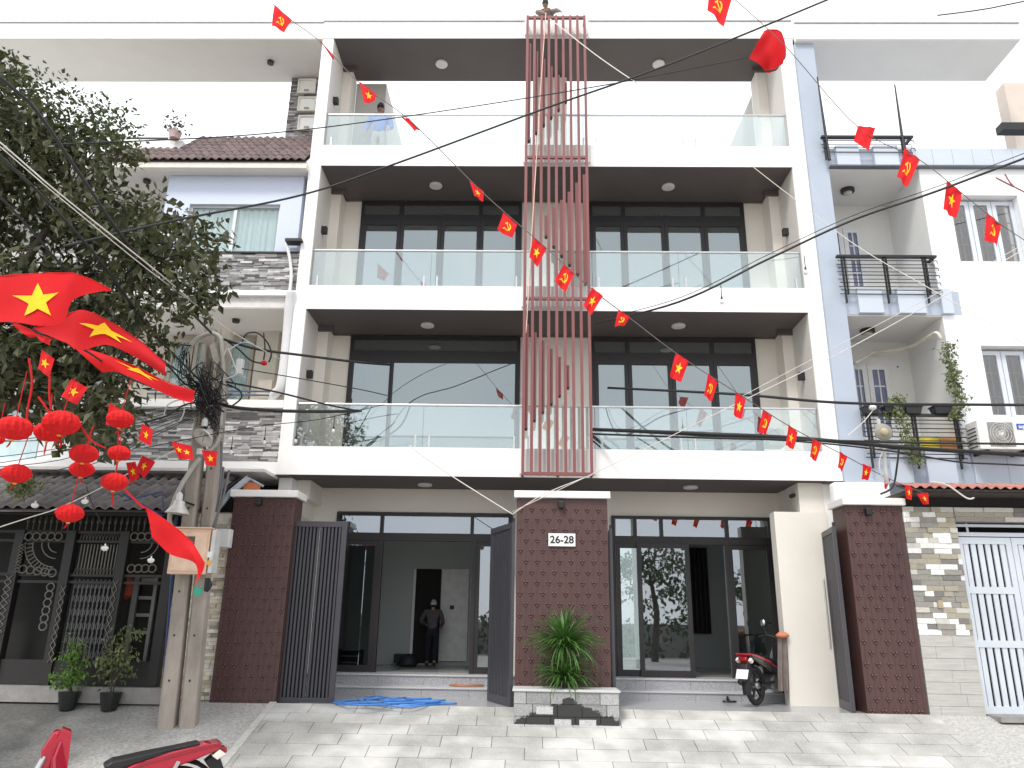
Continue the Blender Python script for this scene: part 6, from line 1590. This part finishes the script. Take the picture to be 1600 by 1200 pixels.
stand = dict(pelvis=(0, 0, .92), chest=(0, .0, 1.28), neck=(0, 0, 1.45), head=(0, -.02, 1.58), sh_l=(-.19, 0, 1.38), sh_r=(.19, 0, 1.38), el_l=(-.27, .02, 1.1), el_r=(.27, .02, 1.1), wr_l=(-.24, -.12, .88), wr_r=(.24, -.12, .88),
             hip_l=(-.09, 0, .86), hip_r=(.09, 0, .86), kn_l=(-.1, -.02, .48), kn_r=(.1, -.02, .48), an_l=(-.11, .02, .09), an_r=(.11, .02, .09), toe_l=(-.13, -.13, .035), toe_r=(.13, -.13, .035))
# worker inside, seen from behind, mid step
f0 = W(673, 1043, 16.1); f0.z = zfl; hgt = ZZ(673, 936, 16.1)-zfl
J = dict(stand); J.update(el_l=(-.27, -.02, 1.12), wr_l=(-.20, -.24, 1.0), el_r=(.32, .03, 1.14), wr_r=(.20, -.20, 1.04), kn_l=(-.09, -.06, .48), an_l=(-.09, .10, .10), toe_l=(-.09, -.03, .035), head=(0, -.05, 1.57), chest=(0, -.03, 1.28))
person('person in grey jacket, dark trousers and pale helmet walking away inside the left doorway', f0, math.pi, hgt, J, dict(top=FABJ, leg=FABN), ('helmet', CAPG, True))
# man on the terrace
Yt = 13.7; fz = zt[2]+.0; hgt = ZZ(594, 163, Yt)-fz; f1 = Vector((XX(594, 190, Yt), Yt, fz))
J = dict(stand); J.update(el_l=(-.28, -.0, 1.12), wr_l=(-.27, -.14, .90), el_r=(.26, -.02, 1.1), wr_r=(.24, -.2, .94), face=(0, -.9, -.35))
person('person in a blue long sleeved shirt and dark cap standing at the top balcony glass', f1, 0, hgt, J, dict(top=FABB, leg=mat('grey_trousers', (.35, .34, .33), .9)), ('cap', BLACKP, True))
# worker crouching over the roof edge above the screen
cr_ = dict(pelvis=(.12, .18, .28), chest=(.03, -.05, .40), neck=(0, -.16, .47), head=(-.02, -.22, .57), sh_l=(-.18, -.08, .40), sh_r=(.17, -.08, .42), el_l=(-.24, -.28, .24), el_r=(.26, -.30, .28), wr_l=(-.12, -.42, .10), wr_r=(.34, -.42, .14),
           hip_l=(.02, .2, .24), hip_r=(.22, .2, .24), kn_l=(-.12, .0, .16), kn_r=(.34, .05, .22), an_l=(.0, .32, .06), an_r=(.3, .36, .06), toe_l=(.0, .46, .05), toe_r=(.3, .5, .05), face=(0, -.75, -.65))
person('person in grey work clothes and black cap crouching over the top of the slat screen', Vector((XX(853, 20, 12.95), 12.98, Z5+.03)), 0, 1.35, cr_, dict(top=FABG, leg=FABG), ('cap', BLACKP, False))

# ------------------------------------------------------------------ motorcycles (x forward, z up, wheels on the ground)
def motorbike(label, loc, rz, body, accent, with_bars=True):
    t = thing('motorbike', label, 'motorbike', loc, None, (0, 0, rz))
    R = .285; wb = 1.22
    for (x, nm) in ((0, 'rear_wheel'), (wb, 'front_wheel')):
        ty = MB().torus((x, 0, R), R-.035, .038, 'Y', 36, 10).build(nm, TYRE, t, smooth=True, local=True)
        def sub(mb, n_, m_, sm=False):
            o = mb.build(n_, m_, None, smooth=sm); L = o.location.copy(); o.parent = ty; o.location = L-ty.location; return o
        sub(MB().torus((x, 0, R), R-.075, .014, 'Y', 32, 6), 'rim', RIMB, True)
        sp_ = MB()
        for k in range(5):
            a = 2*math.pi*k/5+.3; p0 = Vector((x+.04*math.cos(a), 0, R+.04*math.sin(a))); p1 = Vector((x+(R-.08)*math.cos(a+.12), 0, R+(R-.08)*math.sin(a+.12)))
            q = Vector((-math.sin(a), 0, math.cos(a)))*.022
            sp_.prism([p0-q+Vector((0, -.012, 0)), p0+q+Vector((0, -.012, 0)), p1+q*.7+Vector((0, -.012, 0)), p1-q*.7+Vector((0, -.012, 0))], (0, .024, 0))
            sub(sp_, 'spoke', RIMB); sp_ = MB()
        sub(MB().lathe((x, -.05, R), [(.045, 0), (.05, .02), (.05, .08), (.04, .1)], 14, 'Y'), 'hub', mat('cast_alloy', (.35, .35, .34), .4, .1, metal=.6), True)
        sub(MB().lathe((x, .045, R), [(.10, 0), (.10, .004)], 20, 'Y'), 'brake_disc', STEEL)
    def prism2(poly, w, n_, m_, bev=.012, y0=None):
        mb = MB().prism([(x, -w if y0 is None else y0, z) for x, z in poly], (0, 2*w, 0)); return mb.build(n_, m_, t, local=True, bevel=bev)
    # swing arm, engine, exhaust
    MB().tube([(0, -.09, R), (.45, -.08, .33)], [.02, .028], 8).build('swing_arm', RIMB, t, local=True); MB().tube([(0, .09, R), (.45, .08, .33)], [.02, .028], 8).build('swing_arm', RIMB, t, local=True)
    prism2([(.38, .22), (.78, .2), (.86, .3), (.8, .42), (.5, .45), (.38, .36)], .10, 'engine', mat('engine_grey', (.16, .16, .16), .5, .2, 20, metal=.4), .02)
    MB().tube(smoothcurve([(.78, .12, .24), (.5, .14, .19), (.2, .15, .24), (-.18, .16, .34)], 5), [.018]*6+[.03]*4+[.045]*6, 10).build('exhaust', mat('exhaust_black', (.05, .05, .05), .4, metal=.5), t, smooth=True, local=True)
    prism2([(.15, .32), (.02, .62), (.05, .63), (.19, .33)], .02, 'shock_absorber', STEEL, .004, y0=.09)
    # bodywork
    prism2([(-.30, .70), (-.12, .63), (.20, .53), (.50, .44), (.66, .43), (.62, .52), (.40, .62), (.10, .71), (-.18, .755), (-.32, .745)], .125, 'side_fairing', body, .03)
    prism2([(-.31, .738), (-.1, .70), (.3, .615), (.5, .53), (.52, .545), (.3, .65), (-.1, .735), (-.31, .762)], .132, 'stripe', accent, .004)
    prism2([(-.14, .765), (.05, .735), (.3, .70), (.55, .66), (.62, .62), (.58, .56), (.30, .64), (-.12, .74)], .115, 'seat', BLACKP, .03)
    prism2([(.58, .45), (.75, .33), (.95, .33), (1.0, .42), (1.02, .80), (.97, .93), (.90, .90), (.88, .50), (.74, .44)], .10, 'front_shield', body, .03)
    for s in (-1, 1):
        mb = MB().prism([(.74, s*.10, .36), (.93, s*.20, .40), (.99, s*.19, .72), (.96, s*.12, .84), (.88, s*.1, .6)], (.02, s*.012, 0)); mb.build('leg_guard', body, t, local=True, bevel=.008)
    prism2([(1.0, .60), (1.08, .62), (1.10, .76), (1.02, .92), (.97, .90)], .085, 'nose_cowl', body, .03)
    if with_bars: MB().lathe((1.05, 0, .95), [(.001, 0), (.07, .0), (.075, .05), (.05, .09), (.001, .10)], 16, 'X').build('headlight', mat('headlight_glass', (.7, .7, .68), .05), t, smooth=True, local=True)
    if with_bars: prism2([(.92, .90), (1.10, .90), (1.10, 1.02), (1.02, 1.05), (.93, 1.0)], .085, 'handlebar_cowl', body, .03)
    # fork, fenders
    for s in (-1, 1): MB().tube([(wb, s*.075, R), (1.06, s*.075, .72)], .02, 8).build('fork_leg', STEEL, t, local=True)
    def fender(cx, a0, a1, w_, m_, R1=.325):
        mb = MB(); n = 10; vs = []
        for i in range(n+1):
            a = R_(a0+(a1-a0)*i/n)
            for (yy, dr) in ((-w_, -.03), (-w_*.6, .0), (w_*.6, .0), (w_, -.03)): vs.append((cx+(R1+dr)*math.cos(a), yy, R+(R1+dr)*math.sin(a)))
        for i in range(n+1):
            a = R_(a0+(a1-a0)*i/n)
            for (yy, dr) in ((-w_, -.035), (-w_*.6, -.006), (w_*.6, -.006), (w_, -.035)): vs.append((cx+(R1+dr)*math.cos(a), yy, R+(R1+dr)*math.sin(a)))
        o_ = (n+1)*4; fs = []
        for i in range(n):
            for j in range(3): fs += [(4*i+j, 4*i+j+1, 4*i+j+5, 4*i+j+4), (o_+4*i+j, o_+4*i+j+4, o_+4*i+j+5, o_+4*i+j+1)]
        return mb.add(vs, fs)
    fender(wb, 20, 165, .055, body).build('front_mudguard', body, t, smooth=True, local=True)
    fender(0, 60, 200, .06, BLACKP, .35).build('rear_mudguard', BLACKP, t, smooth=True, local=True)
    prism2([(-.30, .68), (-.20, .60), (-.36, .40), (-.44, .36), (-.42, .42)], .06, 'tail_guard', BLACKP, .01)
    prism2([(-.385, .67), (-.30, .61), (-.25, .64), (-.28, .71), (-.37, .715)], .065, 'tail_light', REDL, .015)
    for s in (-1, 1): prism2([(-.36, .66), (-.29, .615), (-.24, .65), (-.30, .70)], .02, 'indicator', mat('indicator_clear', (.8, .75, .7), .1), .006, y0=(-.125 if s < 0 else .085))
    pb = MB().prism([(-.44, -.095, .40), (-.44, .095, .40), (-.375, .095, .53), (-.375, -.095, .53)], (.004, 0, -.002)); pb.build('licence_plate', mat('plate_white', (.8, .8, .78), .4), t, local=True)
    lt = MB()
    for k_ in range(3): lt.box(-.002, .002, -.06+.045*k_, -.03+.045*k_, -.02, .02)
    # handlebar, mirrors
    if with_bars: MB().tube(smoothcurve([(.92, -.33, 1.0), (.98, -.2, 1.02), (1.02, 0, .98), (.98, .2, 1.02), (.92, .33, 1.0)], 4), .012, 8).build('handlebar', BLACKP, t, smooth=True, local=True)
    for s in (-1, 1):
        if not with_bars: continue
        MB().tube([(.93, s*.33, 1.0), (.90, s*.22, 1.01)], .019, 8).build('grip', TYRE, t, local=True)
        mi = MB().tube([(.97, s*.2, 1.03), (.98, s*.26, 1.14), (.98, s*.28, 1.2)], .006, 6).build('mirror_stem', BLACKP, t, local=True)
        MB().lathe((.985, s*.28, 1.22), [(.001, 0), (.05, .0), (.055, .012), (.02, .025)], 14, 'X').build('mirror', CHROME, t, smooth=True, local=True)
        MB().tube([(.52, s*.1, .28), (.52, s*.24, .28)], .012, 6).build('foot_peg', TYRE, t, local=True)
    MB().tube([(.45, .1, .25), (.38, .22, .01)], .011, 6).build('side_stand', STEEL, t, local=True)
    return t
# right bike, parked diagonally at the steps
bx = W(1187, 1103, 12.6); 
motorbike('black and red motorbike parked diagonally before the right hand steps', (bx.x-.0, 12.75, .02), R_(48), mat('black_bodywork', (.015, .014, .016), .2, .05, coat=.5), REDP)
# left red bike on the street
rb = W(205, 1215, 6.3)
MB_ = pf = W(84, 1150, 6.9); yw_ = R_(211)
motorbike('bright red motorbike cropped by the bottom left corner', (pf.x-1.0*math.cos(yw_), 6.95-1.0*math.sin(yw_), -.66), yw_, REDP, mat('deep_red_body', (.30, .004, .02), .2, .05, coat=.6), with_bars=False)
# cloth shape standing in for a half hidden figure beside the right bike
cl = thing('figure_stand_in', 'grey-brown cloth standing in for a half hidden figure beside the parked motorbike', 'figure_cloth', W(1226, 1080, 12.9))
p0 = W(1222, 993, 12.92); p1 = W(1226, 1080, 12.92)
mb = MB(); n = 12; rws = 10
for j in range(rws+1):
    for i in range(n+1):
        u, v = i/n, j/rws; c = p0.lerp(p1, v); mb.v.append((c.x+(u-.5)*(.15+.03*v), c.y+.03*math.sin(u*12+v*2)*(.4+v), c.z))
for j in range(rws):
    for i in range(n): mb.f.append((j*(n+1)+i, j*(n+1)+i+1, (j+1)*(n+1)+i+1, (j+1)*(n+1)+i)); mb.m.append(0)
mb.build('figure_cloth', FABG, cl, smooth=True, fixn=False)
mo = MB().lathe((0, 0, 0), [(.02, 0), (.09, .02), (.10, .05), (.05, .09), (.01, .10)], 14, 'Z', 1.1, .7).build('figure_hand', mat('hand_orange', (.62, .22, .12), .8, .1, 9), cl, smooth=True, local=True); mo.location = p0-WP[cl.name]+Vector((0, -.02, -.04))

# ------------------------------------------------------------------ hose, cords, slippers, bags
rr = random.Random(3)
def coil(name, label, cat, px0, px1, py0, py1, z, m_, r, n, seed):
    rr = random.Random(seed); pts = []
    for i in range(n):
        x, y = rr.uniform(px0, px1), rr.uniform(py0, py1); p = WZ(x, y, z); pts.append(p+Vector((0, 0, r+rr.uniform(0, .02))))
    return tag(MB().tube(smoothcurve(pts, 8), r, 7).build(name, m_, smooth=True), label, cat)
hp = []
for k in range(5):
    cxp, w_ = ((612, 92), (655, 52), (575, 50), (628, 74), (600, 60))[k]
    for q in range(10):
        a = 2*math.pi*q/10; p = WZ(cxp+w_*math.cos(a)*(1-.08*k), 1098.5+rr.choice((3.2, 5.5))*math.sin(a)+rr.uniform(-1.6, 1.6), .02); hp.append(p+Vector((0, 0, .012*k)))
hp = [WZ(520, 1098, .02)]+hp
tag(MB().tube(smoothcurve(hp, 5), .0115, 7).build('garden_hose', HOSE, smooth=True), 'tangled blue garden hose lying before the left steps', 'hose')
oc = []
for k in range(3):
    for q in range(9):
        a = 2*math.pi*q/9; p = WZ(733+32*math.cos(a)*(1-.1*k), 1069.5+2.5*math.sin(a), .168); oc.append(p+Vector((0, 0, .008*k)))
tag(MB().tube(smoothcurve(oc, 4), .011, 6).build('cord_bundle', ORNG, smooth=True), 'bundle of orange-brown cord on the lower left step', 'cord')
for j, (px, py, z, lab) in enumerate(((1140, 1097, .01, 'single black slipper lying by the right steps'), (644, 1036, zfl, 'black shoe on the floor inside the left doorway'))):
    c = WZ(px, py, z); t = thing('slipper', lab, 'slipper', c)
    mb = MB().lathe((0, 0, 0), [(.05, 0), (.055, .01), (.05, .02)], 16, 'Z', 2.2, 1.0); mb.build('sole', BLACKP, t, local=True)
    MB().tube([(-.02, -.05, .02), (-.03, 0, .075), (-.02, .05, .02)], .018, 6).build('strap', BLACKP, t, smooth=True, local=True)
c = W(637, 1036, 16.0); c.z = zfl
mb = MB().lathe(c, [(.14, 0), (.17, .06), (.12, .2), (.03, .24)], 12, 'Z', 1.2, .8)
tag(mb.build('black_bag', mat('black_sack', (.012, .012, .018), .6, bump=.6, bscale=8), smooth=True), 'slumped black sack on the floor inside the left doorway', 'bag')

cx5 = W(545, 1040, 14.9)
ct = thing('crate', 'dark slatted crate on the floor behind the left fixed glass panel', 'crate', (cx5.x, 14.9, zfl))
for kk in range(3): B(cx5.x-.22, cx5.x+.22, 14.8, 14.82, zfl+.02+kk*.11, zfl+.10+kk*.11).build('slat', BLACKP, ct)
for sx5 in (-.22, .19): B(cx5.x+sx5, cx5.x+sx5+.03, 14.822, 15.1, zfl, zfl+.34).build('post', BLACKP, ct)
# ------------------------------------------------------------------ across the street (seen in the glass)
def far_tree(x, y, h, seed, label):
    t = thing('street_tree', label, 'tree', (x, y, -.66)); rr = random.Random(seed); mb = MB()
    for k in range(46):
        c = (x+rr.gauss(0, 1.3), y+rr.gauss(0, 1.2), -.66+h*.7+rr.gauss(0, h*.13)); leaf_cloud(mb, c, 26, .8, .34, rr)
    mb.build('crown', LEAFM, t, kind='stuff', fixn=False)
    MB().tube([(x, y, -.66), (x+.2, y, h*.3), (x-.1, y, h*.6)], [.2, .16, .08], 8).build('trunk', BARK, t)
far_tree(7, -16, 6.5, 1, 'leafy tree across the street, seen reflected in the right doors')
far_tree(12, -20, 5.5, 2, 'smaller tree across the street behind the viewer')
far_tree(-6, -18, 6, 3, 'tree across the street mirrored in the left doors')
far_tree(1, -26, 6, 4, 'farther tree across the street behind the viewer')
hm = MB(); rr = random.Random(8)
for k_ in range(420): leaf_cloud(hm, (rr.uniform(-26, 30), -22+rr.uniform(-.8, .8), rr.uniform(-.6, 1.7)), 12, .9, .42, rr)
hd_ = thing('hedge', 'dense green hedge across the street', 'hedge', (0, -22, -.66)); hm.build('foliage', LEAFM, hd_, kind='stuff', fixn=False)
tag(B(-40, 40, -24, -23.6, -.66, 1.3).build('garden_wall', CONC2), 'low concrete garden wall behind the hedge across the street', 'wall')
tag(MB().tube([(5.2, -9, -.66), (5.1, -9, 9)], [.17, .11], 10).build('street_pole', CONC), 'concrete street pole across the road, mirrored in the right doors', 'pole')
for i, z in enumerate((7.2, 7.8, 8.4)):
    tag(MB().tube(smoothcurve([(-40, -9.2, z+.4), (5.1, -9, z), (40, -9.3, z+.3)], 8), .03, 5).build('street_cable', CABLE), '%s of three black lines across the street' % ('lowest', 'middle', 'highest')[i], 'cable')
